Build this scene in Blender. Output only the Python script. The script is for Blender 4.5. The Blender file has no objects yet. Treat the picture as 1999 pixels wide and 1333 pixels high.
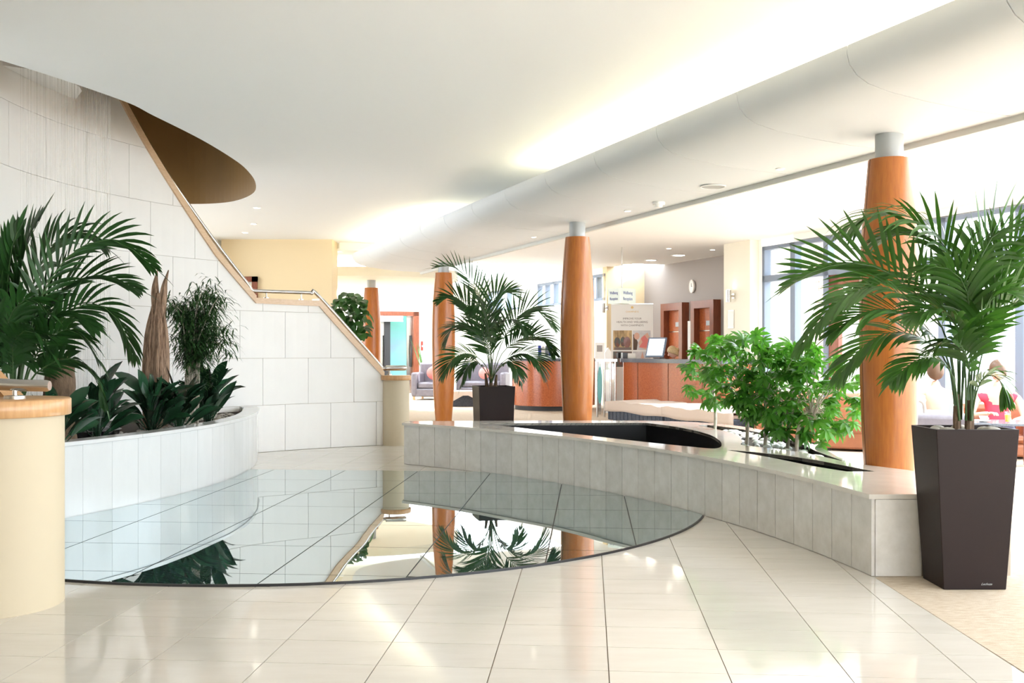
import bpy, bmesh, math, random
from mathutils import Vector, Matrix
from mathutils.geometry import tessellate_polygon
random.seed(7)
R_ = math.radians
sc = bpy.context.scene
C = sc.collection
# ------------------------------------------------------------------ camera, world, sun, exposure
F = 1943.0; H = 1.28; CX = 999.5; HY = 685.0          # focal length in px, eye height, principal x, horizon y (frame 1999x1333)
cam = bpy.data.cameras.new('camera'); camo = bpy.data.objects.new('camera', cam); C.objects.link(camo)
cam.sensor_width = 36; cam.lens = F/1999*36; cam.shift_y = (HY-666.5)/1999; cam.clip_end = 300
camo.location = (0, 0, H); camo.rotation_euler = (R_(90), 0, 0); sc.camera = camo
W_ = bpy.data.worlds.new('sky'); sc.world = W_; W_.use_nodes = True
bg = W_.node_tree.nodes['Background']; bg.inputs[0].default_value = (.84, .92, 1, 1); bg.inputs[1].default_value = 3.4
sun = bpy.data.lights.new('sun', 'SUN'); sun.energy = 8; sun.angle = R_(2); sun.color = (1, .97, .92)
suno = bpy.data.objects.new('sun', sun); C.objects.link(suno)
suno.rotation_euler = Vector((-.80, -.22, -.56)).to_track_quat('-Z', 'Y').to_euler()
sc.view_settings.view_transform = 'Standard'; sc.view_settings.look = 'None'
sc.view_settings.exposure = 1.19; sc.view_settings.gamma = 1; sc.view_settings.use_curve_mapping = False
cy = sc.cycles
cy.use_denoising = True; cy.max_bounces = 10; cy.diffuse_bounces = 7; cy.glossy_bounces = 5
cy.transparent_max_bounces = 16; cy.sample_clamp_indirect = 8; cy.caustics_reflective = True; cy.blur_glossy = 1.0; cy.caustics_refractive = False

# ------------------------------------------------------------------ geometry helpers
def V(px, py, Y): return Vector(((px-CX)/F*Y, Y, H-(py-HY)/F*Y))
def GP(px, py, z=0.0):
    Y = F*(H-z)/(py-HY); return Vector(((px-CX)/F*Y, Y, z))
D = Vector((-.366, .931)).normalized(); N = Vector((D.y, -D.x)); O1 = Vector((2.725, 7.19))
def W(u, v, z=0.0): return Vector((O1.x+u*D.x+v*N.x, O1.y+u*D.y+v*N.y, z))
def onv(px, v):
    k = (px-CX)/F; n = N; Y = (v+O1.x*n.x+O1.y*n.y)/(k*n.x+n.y); return k*Y, Y
def uof(px, v):
    x, y = onv(px, v); return (x-O1.x)*D.x+(y-O1.y)*D.y
E1 = Vector((1, -.0774)).normalized(); E2 = Vector((-E1.y, E1.x))
def ST(s, t): return (s*E1.x+t*E2.x, s*E1.y+t*E2.y)

class MB:
    def __init__(s): s.v = []; s.f = []; s.m = []
    def add(s, vs, fs, m=0):
        b = len(s.v); s.v += [tuple(p) for p in vs]; s.f += [tuple(i+b for i in f) for f in fs]; s.m += [m]*len(fs); return s
    def box(s, c, d, rz=0, ax=None, m=0):
        c = Vector(c); X = Vector((math.cos(rz), math.sin(rz), 0)); Y = Vector((-X.y, X.x, 0)); Z = Vector((0, 0, 1))
        if ax: X, Y, Z = ax
        p = [c+X*(i*d[0]/2)+Y*(j*d[1]/2)+Z*(k*d[2]/2) for k in (-1, 1) for j in (-1, 1) for i in (-1, 1)]
        return s.add(p, [(0, 2, 3, 1), (4, 5, 7, 6), (0, 1, 5, 4), (2, 6, 7, 3), (0, 4, 6, 2), (1, 3, 7, 5)], m)
    def prism(s, poly, z0, z1, m=0, holes=(), bottom=True, hm=None, hz=None):
        loops = [[Vector((p[0], p[1], 0)) for p in poly]]+[[Vector((p[0], p[1], 0)) for p in h] for h in holes]
        flat = [p for l in loops for p in l]; n = len(flat)
        def area(l): return sum(l[i].x*l[(i+1) % len(l)].y-l[(i+1) % len(l)].x*l[i].y for i in range(len(l)))
        tris = tessellate_polygon(loops); top = []
        for t in tris:
            a, b, c = (flat[i] for i in t)
            top.append(t if (b-a).cross(c-a).z > 0 else (t[0], t[2], t[1]))
        vs = [(p.x, p.y, z1) for p in flat]+[(p.x, p.y, z0) for p in flat]
        fs = list(top)+([tuple(i+n for i in reversed(t)) for t in top] if bottom else [])
        s.add(vs, fs, m); b = len(s.v)-len(vs); o = 0
        for li, l in enumerate(loops):
            k = len(l); ccw = area(l) > 0; mm = m if li == 0 or hm is None else hm
            for i in range(k):
                a, c = o+i, o+(i+1) % k
                q = (a, a+n, c+n, c) if (ccw == (li == 0)) else (c, c+n, a+n, a)
                s.f.append(tuple(x+b for x in q)); s.m.append(mm)
            o += k
        return s
    def tube(s, pts, r, n=8, m=0, cap=True):
        pts = [Vector(p) for p in pts]; rs = r if isinstance(r, (list, tuple)) else [r]*len(pts)
        vs = []; fs = []; ref = None
        for i, p in enumerate(pts):
            t = (pts[min(i+1, len(pts)-1)]-pts[max(i-1, 0)]).normalized()
            if ref is None: ref = Vector((0, 0, 1)) if abs(t.z) < .9 else Vector((1, 0, 0))
            a = (ref-t*ref.dot(t)).normalized(); ref = a; b = t.cross(a)
            for j in range(n):
                g = 2*math.pi*j/n; vs.append(p+(a*math.cos(g)+b*math.sin(g))*rs[i])
        for i in range(len(pts)-1):
            for j in range(n):
                q = (j+1) % n; fs.append((i*n+j, i*n+q, (i+1)*n+q, (i+1)*n+j))
        if cap: fs += [tuple(reversed(range(n))), tuple(range((len(pts)-1)*n, len(pts)*n))]
        return s.add(vs, fs, m)
    def lathe(s, prof, c, n=24, m=0, sx=1, sy=1, cap=True):
        c = Vector(c); vs = []; fs = []
        for r, z in prof:
            for j in range(n):
                g = 2*math.pi*j/n; vs.append((c.x+r*sx*math.cos(g), c.y+r*sy*math.sin(g), c.z+z))
        for i in range(len(prof)-1):
            for j in range(n):
                q = (j+1) % n; fs.append((i*n+j, i*n+q, (i+1)*n+q, (i+1)*n+j))
        if cap: fs += [tuple(reversed(range(n))), tuple(range((len(prof)-1)*n, len(prof)*n))]
        return s.add(vs, fs, m)
    def ell(s, c, r, n=14, k=8, m=0, ax=None, jit=0):
        c = Vector(c); X, Y, Z = ax or (Vector((1, 0, 0)), Vector((0, 1, 0)), Vector((0, 0, 1))); vs = []; fs = []
        for i in range(k+1):
            a = math.pi*i/k
            for j in range(n):
                g = 2*math.pi*j/n; q = 1+random.uniform(-jit, jit)
                vs.append(c+X*(r[0]*math.sin(a)*math.cos(g)*q)+Y*(r[1]*math.sin(a)*math.sin(g)*q)+Z*(-r[2]*math.cos(a)*q))
        for i in range(k):
            for j in range(n):
                q = (j+1) % n; fs.append((i*n+j, i*n+q, (i+1)*n+q, (i+1)*n+j))
        return s.add(vs, fs, m)
    def blade(s, p, d, up, L, w, segs=5, droop=.3, fold=.15, peak=.35, m=0):
        """a leaf: starts at p, runs along d, bends down, pointed at both ends, creased along its midrib"""
        d = Vector(d).normalized(); up = Vector(up); up = (up-d*up.dot(d)); up = up.normalized() if up.length > 1e-4 else Vector((0, 0, 1))
        q = Vector(p); vs = []; fs = []; dd = d.copy(); Zd = Vector((0, 0, -1))
        for i in range(segs+1):
            t = i/segs; sd = dd.cross(up).normalized()
            if t < peak: ww = w*(.25+.75*math.sin(t/peak*math.pi/2))
            else: ww = w*max(.02, math.cos((t-peak)/(1-peak)*math.pi/2)**.8)
            vs += [q-sd*ww/2+up*(ww*fold), q, q+sd*ww/2+up*(ww*fold)]
            if i < segs:
                dd = (dd+Zd*droop*(1.6/segs)*(.4+t)).normalized(); up = (up-dd*up.dot(dd)).normalized(); q = q+dd*(L/segs)
        for i in range(segs):
            b = i*3; fs += [(b, b+1, b+4, b+3), (b+1, b+2, b+5, b+4)]
        return s.add(vs, fs, m)
    def mesh(s, name, mats, smooth=False, ang=40):
        me = bpy.data.meshes.new(name); me.from_pydata(s.v, [], s.f)
        for x in (mats if isinstance(mats, (list, tuple)) else [mats]): me.materials.append(x)
        if any(s.m): me.polygons.foreach_set('material_index', s.m)
        if smooth:
            me.polygons.foreach_set('use_smooth', [True]*len(s.f))
            try: me.set_sharp_from_angle(angle=R_(ang))
            except Exception: pass
        me.update(); return me

def link(name, me, parent=None):
    o = bpy.data.objects.new(name, me); C.objects.link(o)
    if parent is not None:
        o.parent = parent
        if parent.type == 'EMPTY' or parent.location.length > 0:
            o.matrix_parent_inverse = Matrix.LocRotScale(parent.location, parent.rotation_euler, parent.scale).inverted()
    return o
def tag(o, label=None, cat=None, group=None, kind=None):
    for k, x in (('label', label), ('category', cat), ('group', group), ('kind', kind)):
        if x: o[k] = x
    return o
def obj(name, mb, mat, parent=None, smooth=False, bevel=0, label=None, cat=None, group=None, kind=None, ang=40):
    if parent is None and mb.v:                                   # top-level mesh: origin at its base
        xs, ys, zs = zip(*mb.v); c = ((min(xs)+max(xs))/2, (min(ys)+max(ys))/2, min(zs))
        mb.v = [(a-c[0], b-c[1], d-c[2]) for a, b, d in mb.v]
    o = link(name, mb.mesh(name, mat, smooth, ang), parent)
    if parent is None and mb.v: o.location = c
    if bevel:
        md = o.modifiers.new('edge', 'BEVEL'); md.width = bevel; md.segments = 2; md.limit_method = 'ANGLE'; md.angle_limit = R_(50)
    return tag(o, label, cat, group, kind)
def thing(name, loc, label, cat, group=None, kind=None):
    o = bpy.data.objects.new(name, None); C.objects.link(o); o.location = loc; o.empty_display_size = .1
    return tag(o, label, cat, group, kind)
def place(name, me, mat4, parent):                                # a copy that shares mesh data, at a world matrix
    o = bpy.data.objects.new(name, me); C.objects.link(o)
    o.parent = parent
    if parent.type == 'EMPTY' or parent.location.length > 0:
        o.matrix_parent_inverse = Matrix.LocRotScale(parent.location, parent.rotation_euler, parent.scale).inverted()
    o.matrix_basis = mat4; return o
def cr(pts, n=6, closed=False):
    P = [Vector(p) for p in pts]; out = []; L = len(P)
    for i in range(L if closed else L-1):
        g = lambda k: P[k % L] if closed else P[max(0, min(L-1, k))]
        a, b, c, d = g(i-1), g(i), g(i+1), g(i+2)
        for j in range(n):
            t = j/n; out.append(.5*((2*b)+(c-a)*t+(2*a-5*b+4*c-d)*t*t+(3*b-a-3*c+d)*t**3))
    if not closed: out.append(P[-1].copy())
    return out
def arc(c, r, a0, a1, n): return [Vector((c[0]+r*math.cos(R_(a0+(a1-a0)*i/n)), c[1]+r*math.sin(R_(a0+(a1-a0)*i/n)))) for i in range(n+1)]
def clip(poly, rect):
    x0, y0, x1, y1 = rect
    def cut(ps, ins, inter):
        out = []
        for i in range(len(ps)):
            a, b = ps[i-1], ps[i]
            if ins(b):
                if not ins(a): out.append(inter(a, b))
                out.append(b)
            elif ins(a): out.append(inter(a, b))
        return out
    def ix(x): return lambda a, b: (x, a[1]+(b[1]-a[1])*(x-a[0])/(b[0]-a[0]))
    def iy(y): return lambda a, b: (a[0]+(b[0]-a[0])*(y-a[1])/(b[1]-a[1]), y)
    ps = [(p[0], p[1]) for p in poly]
    for ins, it in ((lambda p: p[0] >= x0, ix(x0)), (lambda p: p[0] <= x1, ix(x1)), (lambda p: p[1] >= y0, iy(y0)), (lambda p: p[1] <= y1, iy(y1))):
        if ps: ps = cut(ps, ins, it)
    out = []
    for p in ps:
        if not out or abs(p[0]-out[-1][0])+abs(p[1]-out[-1][1]) > 1e-4: out.append(p)
    if len(out) > 1 and abs(out[0][0]-out[-1][0])+abs(out[0][1]-out[-1][1]) < 1e-4: out.pop()
    return out if len(out) > 2 else []
def inside(p, poly):
    r = False
    for i in range(len(poly)):
        a, b = poly[i-1], poly[i]
        if (a[1] > p[1]) != (b[1] > p[1]) and p[0] < (b[0]-a[0])*(p[1]-a[1])/(b[1]-a[1])+a[0]: r = not r
    return r
def parea(ps): return abs(sum(ps[i-1][0]*ps[i][1]-ps[i][0]*ps[i-1][1] for i in range(len(ps))))/2

# ------------------------------------------------------------------ materials
def mat(name, col, rough=.5, metal=0, spec=.5, coat=0, var=0, scale=8, stretch=(1, 1, 1), col2=None, bump=0, bscale=60, rnd=0, trans=0, emit=None, es=0, ior=1.5):
    m = bpy.data.materials.new(name); m.use_nodes = True; nt = m.node_tree; nd = nt.nodes; lk = nt.links
    b = nd['Principled BSDF']; b.inputs['Roughness'].default_value = rough; b.inputs['Metallic'].default_value = metal
    b.inputs['Specular IOR Level'].default_value = spec; b.inputs['Coat Weight'].default_value = coat; b.inputs['IOR'].default_value = ior
    b.inputs['Coat Roughness'].default_value = .08
    c4 = (*col, 1); b.inputs['Base Color'].default_value = c4; out = None
    if emit: b.inputs['Emission Color'].default_value = (*emit, 1); b.inputs['Emission Strength'].default_value = es
    if var or bump or col2:
        tc = nd.new('ShaderNodeTexCoord'); mp = nd.new('ShaderNodeMapping'); mp.inputs['Scale'].default_value = stretch
        g = nd.new('ShaderNodeNewGeometry'); lk.new(g.outputs['Position'], mp.inputs[0])
    if var or col2:
        nz = nd.new('ShaderNodeTexNoise'); nz.inputs['Scale'].default_value = scale; nz.inputs['Detail'].default_value = 6; nz.inputs['Roughness'].default_value = .62
        lk.new(mp.outputs[0], nz.inputs['Vector'])
        rp = nd.new('ShaderNodeValToRGB'); lk.new(nz.outputs['Fac'], rp.inputs[0])
        c2 = col2 or tuple(x*(1-var) for x in col)
        rp.color_ramp.elements[0].position = .32; rp.color_ramp.elements[1].position = .68
        rp.color_ramp.elements[0].color = (*c2, 1); rp.color_ramp.elements[1].color = c4; out = rp.outputs[0]
    if rnd:
        oi = nd.new('ShaderNodeObjectInfo'); mr = nd.new('ShaderNodeMapRange'); mr.inputs[3].default_value = 1-rnd; mr.inputs[4].default_value = 1+rnd
        lk.new(oi.outputs['Random'], mr.inputs[0]); hs = nd.new('ShaderNodeHueSaturation'); hs.inputs['Color'].default_value = c4
        if out: lk.new(out, hs.inputs['Color'])
        lk.new(mr.outputs[0], hs.inputs['Value']); out = hs.outputs[0]
    if out: lk.new(out, b.inputs['Base Color'])
    if bump:
        n2 = nd.new('ShaderNodeTexNoise'); n2.inputs['Scale'].default_value = bscale; n2.inputs['Detail'].default_value = 3; lk.new(mp.outputs[0], n2.inputs['Vector'])
        bp = nd.new('ShaderNodeBump'); bp.inputs['Strength'].default_value = bump; bp.inputs['Distance'].default_value = .01
        lk.new(n2.outputs['Fac'], bp.inputs['Height']); lk.new(bp.outputs[0], b.inputs['Normal'])
    if trans:
        tl = nd.new('ShaderNodeBsdfTranslucent'); tl.inputs[0].default_value = (min(1, col[0]*2.2), min(1, col[1]*2.2), col[2]*1.2, 1)
        mx = nd.new('ShaderNodeMixShader'); mx.inputs[0].default_value = trans
        lk.new(b.outputs[0], mx.inputs[1]); lk.new(tl.outputs[0], mx.inputs[2]); lk.new(mx.outputs[0], nd['Material Output'].inputs[0])
    return m
def pane_mat(name, tint=(1, 1, 1), refl=.1, rough=.01):
    m = bpy.data.materials.new(name); m.use_nodes = True; nt = m.node_tree; nd = nt.nodes; nd.remove(nd['Principled BSDF'])
    t = nd.new('ShaderNodeBsdfTransparent'); t.inputs[0].default_value = (*tint, 1)
    g = nd.new('ShaderNodeBsdfGlossy'); g.inputs['Roughness'].default_value = rough; mx = nd.new('ShaderNodeMixShader'); mx.inputs[0].default_value = refl
    nt.links.new(t.outputs[0], mx.inputs[1]); nt.links.new(g.outputs[0], mx.inputs[2]); nt.links.new(mx.outputs[0], nd['Material Output'].inputs[0]); return m
def opal_mat():
    m = bpy.data.materials.new('opal_rooflight'); m.use_nodes = True; nt = m.node_tree; nd = nt.nodes; nd.remove(nd['Principled BSDF'])
    t = nd.new('ShaderNodeBsdfTranslucent'); t.inputs[0].default_value = (.95, .96, .97, 1); nt.links.new(t.outputs[0], nd['Material Output'].inputs[0]); return m
M = {}
M['stone'] = mat('white_limestone', (.86, .85, .83), .55, var=.03, scale=3)
M['joint'] = mat('stone_joint', (.42, .36, .29), .9)
M['white_tile'] = mat('polished_white_stone', (.66, .675, .68), .14, spec=.5, var=.05, scale=5, stretch=(1, 1, .35), rnd=.025)
M['grey_tile'] = mat('honed_beige_limestone', (.70, .68, .65), .16, spec=.5, col2=(.60, .58, .54), scale=9, bump=.02, bscale=120, rnd=.04)
M['ledge'] = mat('polished_limestone_ledge', (.70, .66, .60), .07, spec=.6, var=.08, scale=7)
M['slate'] = mat('black_slate', (.012, .013, .016), .25, spec=.5, var=.4, scale=6)
M['floor_tile'] = mat('cream_limestone_tile', (.72, .69, .64), .07, spec=.5, col2=(.67, .635, .58), scale=2.2, stretch=(1, 4, 1), rnd=.02)
M['grout'] = mat('tile_grout', (.30, .25, .20), .9)
M['carpet'] = mat('beige_carpet', (.68, .60, .50), .95, spec=.1, col2=(.54, .44, .33), scale=16, stretch=(1, 3, 1), bump=.5, bscale=150)
M['ceiling'] = mat('ceiling_paint', (.90, .925, .945), .7, spec=.2)
M['bulk'] = mat('bulkhead_paint', (.74, .765, .785), .55, spec=.3)
M['lip'] = mat('bulkhead_lip_paint', (.62, .62, .58), .6)
M['white'] = mat('white_paint', (.86, .85, .82), .6)
M['cream'] = mat('cream_wall_paint', (.74, .60, .38), .7)
M['palecream'] = mat('pale_cream_paint', (.82, .78, .66), .7)
M['pillar'] = mat('pillar_cream_paint', (.57, .49, .35), .6, var=.03, scale=2)
M['taupe'] = mat('taupe_wall_paint', (.34, .305, .285), .7)
M['brown'] = mat('bronze_brown_lining', (.21, .115, .03), .6, var=.08, scale=2)  # brown tone, slightly varied, for the opening's rim and lining
M['oak'] = mat('oak_trim', (.62, .36, .17), .32, col2=(.50, .27, .11), scale=5, stretch=(9, 9, 1.2), coat=.2)
M['oakpale'] = mat('pale_oak_trim', (.70, .50, .33), .35, col2=(.62, .42, .25), scale=6, stretch=(3, 3, 10), coat=.2)
M['colwood'] = mat('orange_wood_veneer', (.43, .145, .022), .32, col2=(.34, .10, .014), scale=7, stretch=(8, 8, .7), coat=.15, bump=.03, bscale=40)
M['seam'] = mat('dark_seam', (.10, .035, .012), .7)
M['neck'] = mat('grey_painted_metal', (.40, .42, .42), .45, metal=.2)
M['steel'] = mat('brushed_steel', (.60, .58, .55), .22, metal=1, bump=.02, bscale=200)
M['pot'] = mat('charcoal_planter', (.022, .014, .013), .45, spec=.18, bump=.03, bscale=300)
M['soil'] = mat('dark_soil', (.045, .032, .022), .95, bump=.6, bscale=60)
M['pebble'] = mat('grey_pebble', (.42, .39, .34), .6, var=.3, scale=20, rnd=.25)
M['wpebble'] = mat('white_pebble', (.80, .80, .80), .5, rnd=.1)
M['palm'] = mat('palm_leaf', (.045, .135, .022), .33, spec=.6, var=.5, scale=6, rnd=.35, trans=.18)
M['palmdark'] = mat('dark_palm_leaf', (.026, .085, .020), .36, spec=.5, var=.4, scale=6, rnd=.35, trans=.12)
M['stemgreen'] = mat('palm_stalk', (.05, .11, .03), .45)
M['bark'] = mat('palm_bark', (.20, .13, .08), .9, col2=(.08, .05, .03), scale=12, stretch=(4, 4, 1), bump=.5, bscale=40)
M['aspid'] = mat('aspidistra_leaf', (.018, .066, .030), .27, spec=.6, var=.4, scale=8, rnd=.35)
M['scheff'] = mat('schefflera_leaf', (.07, .235, .03), .34, spec=.5, var=.35, scale=10, rnd=.5, trans=.3)
M['ficus'] = mat('ficus_leaf', (.04, .12, .025), .32, var=.4, scale=8, rnd=.35, trans=.15)
M['podo'] = mat('narrow_leaf', (.035, .10, .025), .45, col2=(.015, .05, .015), scale=9, trans=.12)
M['trunk'] = mat('pale_trunk', (.55, .50, .42), .85, col2=(.38, .33, .27), scale=25, bump=.3)
M['drift'] = mat('driftwood', (.42, .28, .19), .9, col2=(.09, .05, .03), scale=11, stretch=(6, 6, .8), bump=.7, bscale=22)
M['water'] = pane_mat('rain_string', (.99, .99, .98), .16, .6)
M['glass'] = pane_mat('clear_glass', (.97, .99, 1), .08)
M['opal'] = opal_mat()
M['frost'] = mat('frosted_teal_glass', (.07, .40, .32), .3, col2=(.16, .28, .34), scale=.9, stretch=(.2, .2, .9))
M['frame'] = mat('blue_grey_window_frame', (.17, .21, .28), .45)
M['mahog'] = mat('mahogany', (.26, .075, .03), .35, col2=(.17, .04, .016), scale=8, stretch=(6, 6, .8), coat=.2)
M['burr'] = mat('burr_veneer', (.50, .14, .04), .25, col2=(.32, .065, .02), scale=38, coat=.2)
M['plinth'] = mat('black_plinth', (.02, .02, .022), .5)
M['granite'] = mat('blue_grey_granite', (.16, .18, .22), .15, var=.5, scale=90)
M['grey_leather'] = mat('grey_leather', (.16, .145, .17), .42, var=.2, scale=14, bump=.1)
M['brown_leather'] = mat('tan_leather', (.36, .13, .06), .42, var=.15, scale=10, bump=.08)
M['pink'] = mat('coral_cushion', (.75, .22, .20), .8)
M['towel'] = mat('beige_towel', (.60, .50, .43), .95, bump=.3, bscale=30)
M['wicker'] = mat('blue_grey_wicker', (.10, .12, .16), .7, col2=(.03, .035, .05), scale=40, stretch=(1, 1, 2.5), bump=.5, bscale=60)
M['banner'] = mat('banner_white', (.86, .84, .80), .6)
M['sign'] = mat('pale_green_sign', (.72, .80, .75), .4)
M['blue'] = mat('blue_lettering', (.02, .04, .30), .6)
M['text'] = mat('brown_grey_lettering', (.22, .17, .15), .6)
M['gold'] = mat('gold_print', (.75, .50, .18), .5)
M['red'] = mat('red_plastic', (.65, .03, .02), .4)
M['black'] = mat('black_plastic', (.02, .02, .022), .4)
M['lamp'] = mat('lit_downlight', (1, 1, 1), .5, emit=(1, .93, .8), es=9)
M['screen'] = mat('lit_screen', (.8, .85, .9), .2, emit=(.85, .92, 1), es=.7)
M['cove'] = mat('cove_lamp', (1, 1, 1), .5, emit=(1, .84, .54), es=8)
M['brick'] = mat('pale_brick', (.66, .46, .36), .9, var=.2, scale=20, rnd=.25)
M['mortar'] = mat('pale_mortar', (.72, .68, .62), .95)
M['ground'] = mat('pale_paving', (.78, .78, .77), .9, var=.1, scale=2)
M['skin'] = mat('skin', (.72, .42, .31), .5)
M['blonde'] = mat('blonde_hair', (.72, .50, .25), .5, var=.4, scale=60)
M['darkhair'] = mat('brown_hair', (.10, .05, .025), .5)
M['redtop'] = mat('coral_red_cloth', (.70, .05, .09), .8)
M['whitetop'] = mat('white_cloth', (.85, .84, .82), .85)
M['navy'] = mat('navy_cloth', (.03, .035, .07), .85)
M['juice'] = mat('orange_juice', (.95, .50, .05), .2)
def floor_glass_mat():
    m = mat('dark_green_floor_glass', (.035, .085, .085), .012, spec=.5, coat=0, ior=1.5)
    nt = m.node_tree; nd = nt.nodes; lk = nt.links; b = nd['Principled BSDF']; b.inputs['Specular Tint'].default_value = (.88, .97, .97, 1)
    g = nd.new('ShaderNodeNewGeometry'); mp = nd.new('ShaderNodeMapping'); mp.inputs['Rotation'].default_value = (0, 0, R_(30)); mp.inputs['Scale'].default_value = (1, 1, 0)
    vo = nd.new('ShaderNodeTexVoronoi'); vo.inputs['Scale'].default_value = 22; vo.inputs['Randomness'].default_value = 0
    lk.new(g.outputs['Position'], mp.inputs[0]); lk.new(mp.outputs[0], vo.inputs['Vector'])
    lt = nd.new('ShaderNodeMath'); lt.operation = 'LESS_THAN'; lt.inputs[1].default_value = .16; lk.new(vo.outputs['Distance'], lt.inputs[0])
    mx = nd.new('ShaderNodeMix'); mx.data_type = 'RGBA'; mx.inputs[6].default_value = (.035, .085, .085, 1); mx.inputs[7].default_value = (.17, .23, .23, 1)
    lk.new(lt.outputs[0], mx.inputs[0]); lk.new(mx.outputs[2], b.inputs['Base Color'])
    nz = nd.new('ShaderNodeTexNoise'); nz.inputs['Scale'].default_value = 1.3; nz.inputs['Detail'].default_value = 0; lk.new(g.outputs['Position'], nz.inputs['Vector'])
    bp = nd.new('ShaderNodeBump'); bp.inputs['Strength'].default_value = .06; bp.inputs['Distance'].default_value = .02
    lk.new(nz.outputs['Fac'], bp.inputs['Height']); lk.new(bp.outputs[0], b.inputs['Normal']); 
    gl = nd.new('ShaderNodeBsdfGlossy'); gl.inputs['Color'].default_value = (.88, .955, .965, 1); gl.inputs['Roughness'].default_value = .012; lk.new(bp.outputs[0], gl.inputs['Normal'])
    ms = nd.new('ShaderNodeMixShader'); ms.inputs[0].default_value = .62; lk.new(b.outputs[0], ms.inputs[1]); lk.new(gl.outputs[0], ms.inputs[2]); lk.new(ms.outputs[0], nd['Material Output'].inputs[0])
    return m
M['floor_glass'] = floor_glass_mat()
def text(name, s, size, mtl, parent, mw, align='CENTER', shear=0, extr=.0006):
    c = bpy.data.curves.new(name, 'FONT'); c.body = s; c.size = size; c.align_x = align; c.align_y = 'CENTER'; c.shear = shear; c.extrude = extr; c.resolution_u = 2
    t = bpy.data.objects.new(name, c); me = bpy.data.meshes.new_from_object(t); bpy.data.objects.remove(t); bpy.data.curves.remove(c)
    me.materials.clear(); me.materials.append(mtl); me.transform(mw); return link(name, me, parent)
def facing(p, nrm):                                              # matrix: local XY is a vertical board at p whose front looks along nrm
    n = Vector((nrm[0], nrm[1], 0)).normalized(); x = Vector((-n.y, n.x, 0)); z = Vector((0, 0, 1))
    m = Matrix.Identity(4)
    for i, a in enumerate((x, z, n)):
        for j in range(3): m[j][i] = a[j]
    m.translation = Vector(p); return m

# ================================================================== SETTING: floors
PLC = (-8.93, 10.18); PLR = 6.127                                # left planter: circle of its outer face
FWC = (-6.33, 4.545); FWR = 8.4446                               # right low wall: circle of its front face
SWC = Vector((.236, 9.11)); SWR = 4.84                           # curved stone stair wall
ground = MB().prism([(-40, -30), (60, -30), (60, 60), (-40, 60)], -.5, -.12)
obj('ground', ground, M['ground'], kind='structure', label='pale paving outside the windows')
fwall = arc(FWC, FWR, 52.8, 7.52, 40)                            # from the far left tip to the near right corner
tile_region = [(-5.2, 1.6), (2.0, 1.6), (2.04, 4.4), (2.05, 5.62)]+[(p.x+.10, p.y+.06) for p in reversed(fwall)]+[(-1.05, 11.45), (-1.05, 13.62), (-5.2, 13.62)]
fl = obj('floor', MB().prism([(-9, -6), (2.0, -6)]+tile_region[2:-2]+[(-1.05, 13.62), (-9, 13.62)], -.1, -.006), M['grout'], kind='structure')
carpet = [(2.003, -6), (2.045, 4.4), (2.053, 5.62)]+[(p.x+.11, p.y+.07) for p in reversed(fwall)]+[(-1.04, 11.45), (-1.04, 13.63), (-9, 13.63), (-12, 34), (14, 34), (14, -6)]
obj('floor_carpet', MB().prism(carpet, -.1, 0), M['carpet'], kind='structure', label='beige patterned carpet beyond the tiled floor')
garc = arc((-1.597, 8.611), 3.205, 219, 343, 48)
gback = [p for p in reversed(fwall) if 7.6 < p.y < 10.5]
gpl = [p for p in arc(PLC, PLR, 5.0, -36.5, 24)]
g_region = [(p.x, p.y) for p in garc]+[(p.x-.012, p.y-.008) for p in gback]+[(-.40, 10.475), (-2.80, 10.66)]+[(p.x+.012, p.y) for p in gpl]
g_st = [(p[0]*E1.x+p[1]*E1.y, p[0]*E2.x+p[1]*E2.y) for p in g_region]
t_st = [(p[0]*E1.x+p[1]*E1.y, p[0]*E2.x+p[1]*E2.y) for p in tile_region]
TS, TT = .471, .3215
for i in range(-13, 5):
    for j in range(-14, 26):
        s0 = .0786+i*TS; t0 = 5.931+j*TT
        cs = [ST(s, t) for s in (s0, s0+TS) for t in (t0, t0+TT)]
        if all(inside(p, g_region) for p in cs): continue
        if all((Vector(p)-Vector(PLC)).length < PLR-.05 for p in cs): continue
        if all((Vector(p)-SWC).length > SWR+.05 and p[1] > 9 for p in cs): continue
        if cs[0][1] < 3.2 or cs[0][0] < -3.9: continue
        ps = clip(t_st, (s0+.0022, t0+.0022, s0+TS-.0022, t0+TT-.0022))
        if not ps or parea(ps) < .004: continue
        obj('tile', MB().prism([ST(*p) for p in ps], -.012, 0, bottom=False), M['floor_tile'], fl)
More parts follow.
